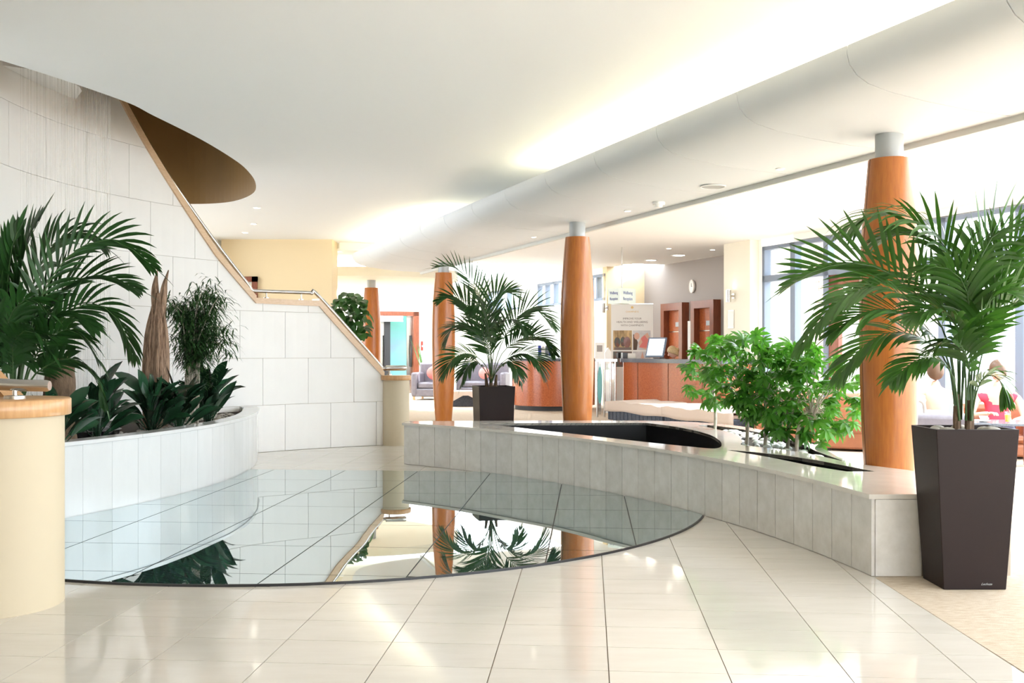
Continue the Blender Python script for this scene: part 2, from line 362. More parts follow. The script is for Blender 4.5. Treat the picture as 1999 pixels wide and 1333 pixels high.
# the sunk glass floor: frameless panes on a dark edge
gf = obj('floor_glass', MB().prism(g_region, -.005, .004, bottom=False), M['black'], kind='structure', label='dark mirror-like glass floor with a curved front edge')
for s0, s1 in zip([-4.2, -3.35, -2.575, -1.797, -1.02, -.26, .306, 1.08], [-3.35, -2.575, -1.797, -1.02, -.26, .306, 1.08, 2.0]):
    for t0, t1 in zip([4.7, 5.53, 6.34, 7.15, 7.96, 8.77, 9.6], [5.53, 6.34, 7.15, 7.96, 8.77, 9.6, 10.6]):
        ps = clip(g_st, (s0+.004, t0+.003, s1-.004, t1-.003))
        if ps and parea(ps) > .003: obj('pane', MB().prism([ST(*p) for p in ps], .004, .0135, bottom=False), M['floor_glass'], gf)
ge = MB(); pts = [(p.x, p.y) for p in garc]
for a, b in zip(pts, pts[1:]):
    d = (Vector(b)-Vector(a)); n = Vector((d.y, -d.x)).normalized()*.011
    ge.add([(a[0]+n.x, a[1]+n.y, -.005), (b[0]+n.x, b[1]+n.y, -.005), (b[0]+n.x, b[1]+n.y, .014), (a[0]+n.x, a[1]+n.y, .014), (a[0], a[1], .014), (b[0], b[1], .014)], [(0, 1, 2, 3), (3, 2, 5, 4)])
obj('edge_strip', ge, M['black'], gf)

# ================================================================== SETTING: curved stone wall with its stair slope
TOP = [(112.6, .93), (114.3, .93), (125.0, 1.868), (135.56, 1.878), (142.39, 2.429), (149.2, 3.087), (153.98, 3.535), (159.02, 4.017), (166.6, 4.70), (172, 5.2), (214, 5.2)]
def top_at(a):
    for (a0, z0), (a1, z1) in zip(TOP, TOP[1:]):
        if a0 <= a <= a1: return z0+(z1-z0)*(a-a0)/(a1-a0)
    return TOP[0][1] if a < TOP[0][0] else TOP[-1][1]
def cyl(a, z, r): return Vector((SWC.x+r*math.cos(R_(a)), SWC.y+r*math.sin(R_(a)), z))
back = MB(); A = sorted(set([112.6+i*1.5 for i in range(70)]+[t[0] for t in TOP])); A = [a for a in A if a <= 214]
for a, b in zip(A, A[1:]):
    za, zb = top_at(a)-.004, top_at(b)-.004
    back.add([cyl(a, 0, SWR+.02), cyl(b, 0, SWR+.02), cyl(b, zb, SWR+.02), cyl(a, za, SWR+.02), cyl(a, 0, SWR+.2), cyl(b, 0, SWR+.2), cyl(b, zb, SWR+.2), cyl(a, za, SWR+.2)],
             [(0, 3, 2, 1), (4, 5, 6, 7), (3, 7, 6, 2)])
wl = obj('wall_left', back, M['joint'], kind='structure', label='curved wall of large white stone panels with a stair slope on top')
wreg = [(112.7, .004)]+[(a, z) for a, z in TOP[1:-1]]+[(214, 5.2), (214, .004)]
wreg[1:1] = [(112.7, .93)]
CH = .594; PA = 7.62
for r in range(9):
    off = 115.35 if r % 2 == 0 else 119.1
    for k in range(-1, 13):
        a0 = off+k*PA; m_ = MB(); ga = .032
        cell = clip(wreg, (a0+ga, max(.004, r*CH+.002), a0+PA-ga, (r+1)*CH-.002))
        if not cell: continue
        for q in range(4):
            ps = clip(cell, (a0+PA*q/4, -1, a0+PA*(q+1)/4, 9))
            if not ps: continue
            n = len(ps); vs = [cyl(a, z, SWR) for a, z in ps]+[cyl(a, z, SWR+.021) for a, z in ps]
            ar = sum(ps[i-1][0]*ps[i][1]-ps[i][0]*ps[i-1][1] for i in range(n))
            f0 = tuple(range(n)) if ar > 0 else tuple(reversed(range(n)))
            m_.add(vs, [f0]+[(i, (i+1) % n, (i+1) % n+n, i+n) for i in range(n)])
        if m_.v: obj('panel', m_, M['stone'], wl)
obj('ceiling_landing', MB().prism([(-4.62, 8.98), (-4.39, 9.13), (-4.25, 9.45), (-4.22, 9.70), (-4.27, 9.88), (-4.47, 10.2)]+[(q.x, q.y) for q in (cyl(a, 0, SWR-.002) for a in (168, 172, 176, 180))], 3.86, 4.02), M['stone'], kind='structure', label='pale underside of the upper landing above the rain curtain')
# oak capping that climbs with the stair
tr = MB(); seq = [(a, top_at(a)) for a in A if 113.6 <= a <= 171]
def cap_pt(a, z, r, dz): return cyl(a, z+dz, r)
for (a, za), (b, zb) in zip(seq, seq[1:]):
    sl = abs(zb-za)/max(1e-6, (b-a)*R_(1)*SWR); h_ = .07*math.sqrt(1+min(sl, 1.4)**2)
    vs = [cyl(a, za, SWR-.025), cyl(b, zb, SWR-.025), cyl(b, zb+h_, SWR-.025), cyl(a, za+h_, SWR-.025), cyl(a, za, SWR+.215), cyl(b, zb, SWR+.215), cyl(b, zb+h_, SWR+.215), cyl(a, za+h_, SWR+.215)]
    tr.add(vs, [(0, 3, 2, 1), (4, 5, 6, 7), (3, 7, 6, 2), (0, 1, 5, 4), (0, 4, 7, 3), (1, 2, 6, 5)])
obj('trim_1', tr, M['oakpale'], kind='structure', label='pale oak capping climbing along the white stone stair wall')
hr = thing('stair_handrail', cyl(114, 1.0, SWR+.03), 'polished steel handrail climbing along the oak capped stair wall', 'handrail')
rail = [(112.9, 1.045), (114.2, 1.047), (115.2, 1.15), (124.6, 2.0), (125.8, 2.035), (126.8, 2.044), (134.8, 2.038), (135.8, 2.05), (136.6, 2.13), (142.39, 2.655), (149.2, 3.27), (153.98, 3.72), (159.02, 4.20), (166, 4.84)]
rp_ = cr([cyl(a, z, SWR+.06) for a, z in rail], 5)
obj('rail_tube', MB().tube(rp_, .024, 10), M['steel'], hr, smooth=True)
obj('rail_end', MB().tube([cyl(110.3, 1.047, SWR+.02), cyl(110.5, 1.047, SWR+.02), cyl(113.6, 1.047, SWR+.05)], [.024, .037, .037], 12), M['steel'], hr, smooth=True)
for a in (113.0, 127.6, 133.4, 147, 157):
    z = top_at(a); bz = z+.075 if a > 115 else .955
    rz = 1.04 if a < 115 else (2.04 if a < 136 else z+.125)
    br = obj('bracket', MB().tube([cyl(a, bz, SWR+.05), cyl(a, rz, SWR+.055)], .011, 8), M['steel'], hr, smooth=True)
    obj('base_plate', MB().lathe([(.035, 0), (.035, .012)], cyl(a, bz-.002, SWR+.05), 14), M['steel'], br, smooth=True)
def newel(name, c, r, h, cap_r, ch, label):
    t = thing(name, (c[0], c[1], 0), label, 'pillar')
    obj('shaft', MB().lathe([(r*1.0, 0), (r, h)], (c[0], c[1], 0), 48), M['pillar'], t, smooth=True)
    obj('cap', MB().lathe([(cap_r-.004, h), (cap_r, h+.004), (cap_r, h+ch-.006), (cap_r-.006, h+ch)], (c[0], c[1], 0), 48), M['oak'], t, smooth=True, ang=60)
    return t
newel('newel_pillar', (-1.58, 13.56), .18, .885, .205, .062, 'small round cream pillar with oak cap at the foot of the stair wall')
newel('newel_pillar', (-2.605, 5.03), .315, .956, .347, .084, 'large round cream pillar with oak cap in the left foreground')
nh = thing('newel_handrail', (-2.6, 5.0, 1.04), 'steel handrail end standing on the large oak capped pillar', 'handrail')
obj('rail_tube', MB().tube([V(97, 753, 4.95), V(92, 753, 4.95), V(40, 752, 4.98), V(-40, 748, 5.05), V(-110, 720, 5.2)], [.024, .029, .030, .030, .030], 14), M['steel'], nh, smooth=True)
pb = V(29, 752, 4.98)
br = obj('bracket', MB().tube([(pb.x, pb.y, 1.045), (pb.x, pb.y, 1.09)], .011, 10), M['steel'], nh, smooth=True)
obj('base_plate', MB().lathe([(.050, 1.0385), (.050, 1.056), (.047, 1.058)], (pb.x, pb.y, 0), 24), M['steel'], br, smooth=True)
st2 = MB(); q0 = V(10, 775, 5.2); q1 = V(-190, 560, 5.6)          # second flight's string beside the near pillar, leaving the frame
st2.add([(q0.x, q0.y, 1.04), (q0.x, q0.y+.2, 1.04), (q1.x, q1.y+.2, q1.z), (q1.x, q1.y, q1.z), (q0.x+.012, q0.y, .96), (q0.x+.012, q0.y+.2, .96), (q1.x, q1.y+.2, q1.z-.12), (q1.x, q1.y, q1.z-.12)],
        [(0, 1, 2, 3), (4, 7, 6, 5), (0, 4, 5, 1), (0, 3, 7, 4), (1, 5, 6, 2)])
obj('wall_flight', MB().add([(q0.x-.02, q0.y+.02, 0), (q0.x-.02, q0.y+.18, 0), (q1.x, q1.y+.18, 0), (q1.x, q1.y+.02, 0), (q0.x-.02, q0.y+.02, .965), (q0.x-.02, q0.y+.18, .965), (q1.x, q1.y+.18, q1.z-.118), (q1.x, q1.y+.02, q1.z-.118)],
    [(0, 1, 2, 3), (4, 7, 6, 5), (0, 4, 5, 1), (0, 3, 7, 4), (1, 5, 6, 2), (3, 2, 6, 7)]), M['pillar'], kind='structure', label='cream wall of the second flight beside the large pillar')
obj('trim_2', st2, M['oak'], kind='structure', label='oak string rising left behind the large foreground pillar')

# ================================================================== SETTING: ceilings
HC = 3.40
hole = cr([(-3.73, 7.27), (-3.31, 8.39), (-3.23, 8.97), (-3.12, 9.95), (-3.08, 10.9), (-3.10, 11.6), (-3.22, 12.48), (-3.46, 13.33), (-3.86, 14.0), (-4.27, 14.3), (-4.8, 14.33), (-5.8, 14.0), (-6.6, 12.6), (-6.8, 10.5), (-6.6, 8.5), (-6.1, 7.0), (-5.2, 6.1), (-4.3, 6.35)], 6, True)
hole = [(p.x, p.y) for p in hole]
e0 = W(-8.2, .30); e1 = W(13.4, .30)
main = [(-11, -8), (e0.x, -8), (e0.x, e0.y), (e1.x, e1.y), (-3.0, 20.1), (-11, 20.1)]
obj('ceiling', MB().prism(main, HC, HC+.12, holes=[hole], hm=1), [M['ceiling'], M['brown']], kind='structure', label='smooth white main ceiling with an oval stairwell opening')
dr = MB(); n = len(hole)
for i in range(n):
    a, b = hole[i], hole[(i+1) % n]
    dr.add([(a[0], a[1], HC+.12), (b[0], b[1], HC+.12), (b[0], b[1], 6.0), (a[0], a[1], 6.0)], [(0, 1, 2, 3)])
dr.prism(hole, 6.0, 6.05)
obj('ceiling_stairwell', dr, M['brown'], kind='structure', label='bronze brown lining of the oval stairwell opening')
# long curved bulkhead, made of panels with fine joints
PROF = [(-1.03, 3.15), (-1.035, 3.10), (-1.015, 3.035), (-.96, 2.975), (-.87, 2.93), (-.70, 2.895), (-.40, 2.862), (-.03, 2.838), (.33, 2.83), (.33, 2.875), (.27, 2.875), (.27, 2.95), (-.5, 2.98), (-.86, 3.02), (-1.0, 3.14)]
bk = thing('ceiling_bulkhead', W(0, 0, 2.83), 'long white curved bulkhead hanging under the ceiling above the columns', None, kind='structure')
u_end = 13.2; L_ = 1.165; us = [u_end-.0]
while us[-1] > -9: us.append(us[-1]-L_)
sc_prof = PROF
for ua, ub in zip(us[1:], us):
    g_ = .004; m_ = MB(); n = len(PROF)
    vs = [W(ua+g_, v, z) for v, z in PROF]+[W(ub-g_, v, z) for v, z in PROF]
    m_.add(vs, [(i, i+n, (i+1) % n+n, (i+1) % n) for i in range(n)]+[tuple(range(n)), tuple(reversed(range(n, 2*n)))])
    obj('panel', m_, M['bulk'], bk, smooth=True, ang=35)
core = MB(); PC = [(v*.985, z+.012) for v, z in PROF[2:8]]+[(.25, 2.85), (.25, 2.9), (-.85, 2.99)]; n = len(PC)
core.add([W(us[-1], v, z) for v, z in PC]+[W(u_end-.01, v, z) for v, z in PC], [(i, i+n, (i+1) % n+n, (i+1) % n) for i in range(n)])
obj('core', core, M['joint'], bk)
lip = MB(); lp_ = [W(us[-1], .315), W(u_end, .315), W(u_end, .36), W(us[-1], .36)]; lip.prism([(p.x, p.y) for p in lp_], 2.785, 2.876); obj('edge_lip', lip, M['lip'], bk)
uf = MB(); uf.add([W(-8.2, .29, 2.95), W(13.2, .29, 2.95), W(13.2, .29, HC), W(-8.2, .29, HC)], [(0, 1, 2, 3)])
uf.add([W(-8.2, .30, 2.95), W(13.2, .30, 2.95), W(13.2, .30, HC), W(-8.2, .30, HC)], [(0, 3, 2, 1)])
obj('trim_3', uf, M['ceiling'], kind='structure', label='white upstand behind the bulkhead cove')
for a, b, lab in ((-7.5, 4.65, 'long warm cove lamp strip on the near part of the bulkhead'), (8.3, 13.0, 'short warm cove lamp strip on the far part of the bulkhead')):
    m_ = MB(); m_.add([W(a, -.62, 3.03), W(b, -.62, 3.03), W(b, -.55, 3.03), W(a, -.55, 3.03), W(a, -.62, 3.07), W(b, -.62, 3.07), W(b, -.55, 3.07), W(a, -.55, 3.07)], [(0, 1, 5, 4), (2, 3, 7, 6), (4, 5, 6, 7), (1, 2, 6, 5), (3, 0, 4, 7), (0, 3, 2, 1)])
    obj('cove_lamp', m_, M['cove'], label=lab, cat='lamp')
cv = W(7.1, -.4, 3.03)
# lounge / reception ceiling (right of the bulkhead) and the far lobby ceilings
HL = 3.25
ll = [W(-9, .27), W(-9, 5.6), W(7.6, 5.6), W(7.6, 6.6), W(14.2, 6.6), W(14.2, 5.6), W(24, 5.6), W(24, -9), Vector((-9, 20.15, 0)), Vector((-3.38, 20.15, 0)), W(13.6, -1.2), W(13.6, .27)]
sky = [[W(a, v0), W(b, v0), W(b, v1), W(a, v1)] for a, b, v0, v1 in ((-8.5, 5.6, 1.9, 4.3), (15.4, 22.8, -2.2, 4.4))]  # far rooflight is widened to the left to brighten the lobby
obj('ceiling_lounge', MB().prism([(p.x, p.y) for p in ll], HL, HL+.15, holes=[[(p.x, p.y) for p in h] for h in sky]), M['white'], kind='structure', label='bright white ceiling over the lounge and reception')
for k, h in enumerate(sky): obj('window_%d' % (20+k), MB().prism([(p.x, p.y) for p in h], HL+.13, HL+.14), M['opal'], kind='structure', label=['long rooflight over the lounge seats', 'long rooflight over the far lobby, widened to brighten it'][k])
lf = [W(13.35, -7), W(13.35, .27), W(17.2, .27), W(24, .27), W(24, -7)]
lobby = cr([(-6.2, 21.6), (-4.6, 20.75), (-3.2, 20.5), (-1.9, 20.9), (-1.2, 21.8), (-1.6, 23.2), (-3.2, 24.4), (-6.2, 24.6)], 6, True)
obj('ceiling_lobby', MB().prism([(p.x, p.y) for p in lobby], 2.83, 3.02), M['palecream'], kind='structure', label='rounded dropped ceiling panel above the farthest column')
obj('trim_4', MB().prism([(-3.55, 19.6), (-2.75, 19.75), (-2.75, 20.1), (-3.55, 20.1)], 3.30, 3.42), M['palecream'], kind='structure', label='cream beam at the far end of the main ceiling')
# unseen walls added behind and left to block light; daylight enters the glazed right
obj('wall_rear_added', MB().prism([(-9.2, -6.2), (2.6, -6.2), (2.6, -6), (-9.2, -6)], 0, HC), M['palecream'], kind='structure', label='unseen pale wall added behind the camera to cut back light')
obj('wall_west_added', MB().prism([(-9.2, -6), (-9.0, -6), (-9.0, 9.0), (-9.2, 9.0)], 0, HC), M['palecream'], kind='structure', label='unseen pale wall added left of the stairwell to cut side light')
# walls behind the stair
cw = MB().prism([(-5.52, 18.9), (-3.42, 18.9), (-3.42, 19.5), (-5.52, 19.5)], 0, HC)
obj('wall_back', cw, M['cream'], kind='structure', label='cream wall rising behind the stair')
obj('wall_stair', MB().prism([(-9.5, 18.4), (-5.74, 18.4), (-5.74, 19.4), (-9.5, 19.4)], 0, HC), M['cream'], kind='structure', label='cream wall left of the stair wall corner')
obj('trim_5', MB().prism([(-5.735, 18.38), (-5.60, 18.38), (-5.60, 19.4), (-5.735, 19.4)], 0, HC), M['white'], kind='structure', label='white corner post between the cream walls')
dq = V(503, 540, 18.88); dl = V(474, 540, 18.88)
dfm = MB()
for x0, x1, z0, z1 in ((dl.x-.05, dl.x+.05, .9, dq.z), (dq.x-.1, dq.x, .9, dq.z), (dl.x-.05, dq.x, dq.z-.1, dq.z)):
    dfm.box(((x0+x1)/2, 18.86, (z0+z1)/2), (x1-x0, .07, z1-z0))
fr = thing('framed_panel', ((dl.x+dq.x)/2, 18.86, .9), 'mahogany framed panel on the cream wall behind the stair rail', 'picture frame')  # mahogany frame around a plain cream backing, no mirror glass
obj('frame', dfm, M['mahog'], fr); obj('backing', MB().box(((dl.x+dq.x)/2, 18.88, (dq.z+.9)/2), (dq.x-dl.x-.05, .02, dq.z-.95)), M['palecream'], fr)
# end wall with the spa door
UE = 23.5
def vat(px, u):                                                  # v of the point of plane u = const seen at px
    k = (px-CX)/F; ax, ay = O1.x+u*D.x, O1.y+u*D.y; return (k*ay-ax)/(N.x-k*N.y)
def YE(px, u): v = vat(px, u); return W(u, v).y
d0, d1 = vat(733, UE), vat(817, UE); zt = H+77/F*YE(775, UE)
ew = MB()
def plate(mb, u0, u1, v0, v1, z0, z1):
    p = [W(u0, v0), W(u0, v1), W(u1, v1), W(u1, v0)]; mb.prism([(q.x, q.y) for q in p], z0, z1); return mb
plate(ew, UE, UE+.2, -9, d0, 0, HL); plate(ew, UE, UE+.2, d1, 5.6, 0, HL); plate(ew, UE, UE+.2, d0, d1, zt, HL)
obj('wall_end', ew, M['palecream'], kind='structure', label='pale wall at the far end around the spa doors')
dd = thing('door_1', W(UE, (d0+d1)/2), 'open mahogany framed spa doorway with teal frosted glass', None, kind='structure')
m_ = MB(); plate(m_, UE-.06, UE+.1, d0, d0+.13, 0, zt); plate(m_, UE-.06, UE+.1, d1-.17, d1, 0, zt); plate(m_, UE-.06, UE+.1, d0, d1, zt-.13, zt)
obj('door_frame', m_, M['mahog'], dd)
va, vb, vc, vd, ve = (vat(x, UE+.1) for x in (742, 752, 762, 794, 808))
lm = obj('door_leaf', plate(MB(), UE+.15, UE+.19, d0+.13, va+.25, 0, zt-.13), M['steel'], dd)
obj('door_handle', MB().tube([W(UE+.1, va+.12, .8), W(UE+.06, va+.13, 1.3), W(UE+.1, va+.12, 1.75)], .02, 8), M['black'], lm, smooth=True)
obj('door_edge', plate(MB(), UE+.1, UE+.2, vb-.02, vc, 0, zt-.3), M['plinth'], dd)
obj('glass_screen', plate(MB(), UE+.6, UE+.63, vc-.1, vd+.15, 0, zt-.05), M['frost'], dd)
lm = obj('door_leaf', plate(MB(), UE+.12, UE+.17, vd, ve+.12, 0, zt-.13), M['steel'], dd)
obj('door_handle', MB().tube([W(UE+.06, ve-.1, .8), W(UE+.0, ve-.1, 1.3), W(UE+.06, ve-.1, 1.75)], .022, 8), M['black'], lm, smooth=True)
sg = thing('door_sign', W(UE-.1, vat(758, UE-.1), 0), 'white sign with blue lettering over the spa doorway', 'sign')
zs0, zs1 = H+57/F*30, H+68/F*30
obj('board', plate(MB(), UE-.12, UE-.10, vat(733, UE), vat(785, UE), zs0, zs1), M['sign'], sg)
text('lettering', 'Male & Female Spa', .115, M['blue'], sg, facing(W(UE-.123, vat(759, UE), (zs0+zs1)/2), -D))
# window wall on the right: bays with frames and panes, clerestory beyond reception
VW = 5.4; ZH = 3.12
wr = MB(); plate(wr, -9, 8.2, VW, VW+.25, ZH+.02, HL); obj('wall_right', wr, M['white'], kind='structure', label='white header above the lounge windows')
def window(name, ua, ub, z0, z1, trans, label, mull=()):
    t = thing(name, W((ua+ub)/2, VW, z0), label, None, kind='structure'); f_ = MB(); w = .065
    plate(f_, ua, ua+w, VW, VW+.14, z0, z1); plate(f_, ub-w, ub, VW, VW+.14, z0, z1)
    plate(f_, ua, ub, VW, VW+.14, z1-w, z1); plate(f_, ua, ub, VW, VW+.14, z0, z0+w)
    for q in trans: plate(f_, ua, ub, VW, VW+.14, q-.055, q+.055)
    for q in mull: plate(f_, q-w/2, q+w/2, VW, VW+.14, z0, z1)
    obj('window_frame', f_, M['frame'], t)
    zz = [z0]+list(trans)+[z1]; uu = [ua]+list(mull)+[ub]
    for a, b in zip(zz, zz[1:]):
        for c, d in zip(uu, uu[1:]): obj('pane', plate(MB(), c+w/2, d-w/2, VW+.06, VW+.066, a+.04, b-.04), M['glass'], t)
    return t
ZT = H+140/F*onv(1488, VW)[1]
us_ = [uof(p, VW) for p in (1488, 1547, 1612, 1690)]
nm = ['bright lounge window bay beside the white pier', 'second bright lounge window bay right of the pier']
window('window_1', us_[1], us_[0], .02, ZH, (ZT,), nm[0]); window('window_2', us_[2], us_[1], .02, ZH, (ZT,), nm[1])
wd = us_[2]; bay = [us_[2], us_[2]-1.15]
w3 = thing('door_2', W((bay[0]+bay[1])/2, VW), 'mahogany framed glass garden door in the lounge windows', None, kind='structure')
m_ = MB(); plate(m_, bay[1], bay[1]+.05, VW, VW+.14, 0, ZH); plate(m_, bay[0]-.05, bay[0], VW, VW+.14, 0, ZH); plate(m_, bay[1], bay[0], VW, VW+.14, ZH-.065, ZH); plate(m_, bay[1], bay[0], VW, VW+.14, ZT-.055, ZT+.055)
obj('door_frame', m_, M['frame'], w3)
m_ = MB(); zb = ZT-.055
plate(m_, bay[0]-.28, bay[0]-.05, VW+.02, VW+.1, .02, zb); plate(m_, bay[1]+.05, bay[1]+.2, VW+.02, VW+.1, .02, zb); plate(m_, bay[1], bay[0]-.05, VW+.02, VW+.1, zb-.2, zb); plate(m_, bay[1], bay[0]-.05, VW+.02, VW+.1, .02, .25)
obj('door_leaf', m_, M['mahog'], w3); obj('pane', plate(MB(), bay[1]+.2, bay[0]-.28, VW+.06, VW+.066, .25, zb-.2), M['glass'], w3); obj('pane', plate(MB(), bay[1], bay[0], VW+.06, VW+.066, ZT+.05, ZH-.06), M['glass'], w3)
u0 = bay[1]; k_ = 3
for k in range(5):
    u1 = u0-1.28
    window('window_%d' % k_, u1, u0, .02, ZH, (ZT,), 'bright lounge window bay %s' % ['behind the orange column', 'behind the large potted palm', 'at the right edge of the view', 'just beyond the right edge', 'farthest outside the view'][k]); u0 = u1; k_ += 1
# reception alcove: pier, taupe wall, return
pu0, pu1 = uof(1464, 5.2), uof(1413, 5.2); tc0 = uof(1258, 6.4)
obj('wall_pier', plate(MB(), pu0, pu1, 5.2, 6.6, 0, HL), M['palecream'], kind='structure', label='pale cream pier between the lift doors and the windows')
obj('wall_jamb', plate(MB(), us_[0], pu0-.002, VW-.02, VW+.3, 0, HL), M['white'], kind='structure', label='white jamb beside the first lounge window')
obj('wall_reception', plate(MB(), pu1, tc0, 6.4, 6.6, 0, HL), M['taupe'], kind='structure', label='taupe wall behind reception with two lift doors')
obj('wall_return', plate(MB(), tc0, tc0+.2, 5.4, 6.6, 0, HL), M['cream'], kind='structure', label='cream return wall at the end of the taupe wall')
cl = MB(); uw0 = tc0+.2; zc0, zc1 = 2.47, 3.10
plate(cl, uw0, UE, 5.4, 5.65, 0, zc0); plate(cl, uw0, UE, 5.4, 5.65, zc1, HL)
cw_ = [(uof(1182, VW), uof(1135, VW)), (uof(1100, VW), uof(1049, VW)), (uof(1014, VW), uof(952, VW))]
prev = uw0
for a, b in cw_:
    if a > prev+.01: plate(cl, prev, a, 5.4, 5.65, zc0, zc1)
    prev = b
plate(cl, prev, UE, 5.4, 5.65, zc0, zc1)
obj('wall_lobby', cl, M['white'], kind='structure', label='white lobby wall with high windows')
for k, (a, b) in enumerate(cw_): window('window_%d' % (k_+k), a, b, zc0, zc1, (), 'high window strip %s' % ['nearest the hanging sign', 'right of the middle palm', 'above the middle palm'][k], (a+(b-a)*.36, a+(b-a)*.68))
for k, (xa, xb, yt) in enumerate(((1303, 1345, 592), (1362, 1407, 586.5))):
    ua, ub = uof(xb, 6.4), uof(xa, 6.4); Y_ = onv((xa+xb)/2, 6.4)[1]; zt_ = H+(685-yt)/F*Y_
    t = thing('door_%d' % (3+k), W((ua+ub)/2, 6.4), ['mahogany lift door nearer the hanging sign', 'mahogany lift door nearer the pale pier'][k], None, kind='structure'); w = .14
    m_ = MB(); plate(m_, ua, ua+w, 6.22, 6.4, 0, zt_); plate(m_, ub-w, ub, 6.22, 6.4, 0, zt_); plate(m_, ua+w, ub-w, 6.22, 6.4, zt_-.16, zt_); obj('door_frame', m_, M['mahog'], t)
    lf_ = obj('door_leaf', plate(MB(), ua+w, ub-w, 6.36, 6.399, 0, zt_-.16), M['burr'], t)
    um = ua+w+(ub-ua-2*w)*.28
    obj('steel_strip', plate(MB(), um-.012, um+.012, 6.35, 6.36, 0, zt_-.2), M['steel'], lf_); obj('steel_strip', plate(MB(), ua+w, ub-w, 6.35, 6.36, 1.70, 1.72), M['steel'], lf_)
    obj('notice', plate(MB(), um-.1, um+.16, 6.345, 6.36, 1.82, 1.92), M['neck'], lf_)
# exterior brick wing seen through the windows
ub_ = us_[0]+.12
bw = obj('wall_outside', plate(MB(), ub_+.02, ub_+.2, VW+.3, 10, -.12, 4.2), M['mortar'], kind='structure', label='pale brick wall outside the first window')
bm_ = MB().box((0, 0, 0), (.215, .03, .065), math.atan2(N.y, N.x)).mesh('brick', M['brick'])
for r in range(44):
    for k in range(6):
        v = VW+.42+k*.225+(.1125 if r % 2 else 0); place('brick', bm_, Matrix.Translation(W(ub_+.012, v, .25+r*.075)), bw)

# ================================================================== right low wall with its dark basin and tree bed
ZL = .468
outl = [(p.x, p.y) for p in fwall]+[(2.84, 5.67), (2.78, 6.45), (2.70, 6.80)]+[(p.x, p.y) for p in cr([(2.50, 7.14), (2.50, 7.6), (2.58, 8.2), (2.64, 9.0), (2.60, 10.0), (2.45, 10.8), (2.1, 11.35), (1.567, 11.62)], 5)]+[(.5, 11.63), (-1.22, 11.52)]
void = [(-.36, 11.2), (.317, 10.18), (1.206, 8.86)]+[(p.x, p.y) for p in cr([(1.60, 8.34), (1.70, 8.30), (1.80, 8.55), (1.888, 9.09), (1.914, 9.8), (1.78, 10.6), (1.52, 11.27)], 6)]+[(.76, 11.25)]
slit = [(p.x, p.y) for p in cr([(1.76, 8.17), (1.963, 7.62), (2.12, 7.04), (2.257, 6.71)], 5)]+[(p.x, p.y) for p in cr([(2.447, 6.71), (2.25, 7.46), (2.03, 7.89), (1.80, 8.17)], 5)]
bed = [(p.x, p.y) for p in cr([(2.45, 7.30), (2.31, 8.02), (2.12, 8.38), (1.99, 8.62), (2.07, 8.95), (2.18, 9.68), (2.12, 10.4), (2.02, 10.85)], 5)]+[(p.x, p.y) for p in cr([(2.15, 10.95), (2.42, 10.2), (2.54, 9.0), (2.47, 8.1)], 5)]
lw = thing('low_wall', (.8, 9.2, 0), 'low curved stone tiled wall with a dark basin in the middle', 'low wall')
bd = MB()
def sides(mb, poly, z0, z1, m, flip=False):
    ar = sum(poly[i-1][0]*poly[i][1]-poly[i][0]*poly[i-1][1] for i in range(len(poly)))
    for i in range(len(poly)):
        a, b = poly[i-1], poly[i]; q = [(a[0], a[1], z0), (b[0], b[1], z0), (b[0], b[1], z1), (a[0], a[1], z1)]
        mb.add(q, [(0, 1, 2, 3) if (ar > 0) != flip else (0, 3, 2, 1)], m)
shr = [(p[0]+.012*(1 if i < 41 else 0), p[1]+.008*(1 if i < 41 else 0)) for i, p in enumerate(outl)]
sides(bd, shr, 0, .44, 0)
obj('core', bd, M['joint'], lw)
vv = MB(); sides(vv, void, 0, .465, 0, True); sides(vv, slit, 0, .465, 0, True); vv.prism(void, -.004, .03); vv.prism(slit, -.004, .03)
obj('basin_lining', vv, M['slate'], lw)
bb = MB(); sides(bb, bed, .2, .465, 0, True); bb.prism(bed, .38, .42); obj('bed_soil', bb, M['soil'], lw)
ln = FWR*R_(52.8-7.52); nt_ = 28
for k in range(nt_):
    a0 = 52.8-(52.8-7.52)*k/nt_; a1 = 52.8-(52.8-7.52)*(k+1)/nt_; g_ = .016; m_ = MB()
    p = arc(FWC, FWR, a0-g_, a1+g_, 2); q = arc(FWC, FWR+.02, a0-g_, a1+g_, 2)
    m_.prism([(x.x, x.y) for x in p]+[(x.x, x.y) for x in reversed(q)], .003, .438); obj('tile', m_, M['grey_tile'], lw)
obj('tile', MB().box((2.052+.28/2, 5.655, .22), (.26, .02, .434)), M['grey_tile'], lw)
obj('tile', MB().box((2.052+.28+.24, 5.655, .22), (.46, .02, .434)), M['grey_tile'], lw)
obj('tile', MB().box((-1.215, 11.40, .22), (.02, .22, .434)), M['grey_tile'], lw)
og = [(p[0]-(.02 if i < 41 else 0), p[1]-(.014 if i < 41 else 0)) for i, p in enumerate(outl)]
obj('ledge', MB().prism(og, .44, ZL, holes=[void, slit, bed]), M['ledge'], lw, bevel=.004)
for k in range(90):
    y_ = random.uniform(7.55, 10.4); xs_ = [q[0] for q in bed if abs(q[1]-y_) < .35]; x_ = random.uniform(min(xs_)+.05, max(xs_)-.05)
    if not inside((x_, y_), bed): continue
    s_ = random.uniform(.025, .045); m_ = MB().ell((x_, y_, .42+s_*.55), (s_, s_*random.uniform(.7, 1), s_*.6), 9, 6)
    obj('pebble', m_, M['wpebble'], smooth=True, label='white pebble lying in the tree bed of the low wall', cat='pebble', group='white pebbles in the tree bed')

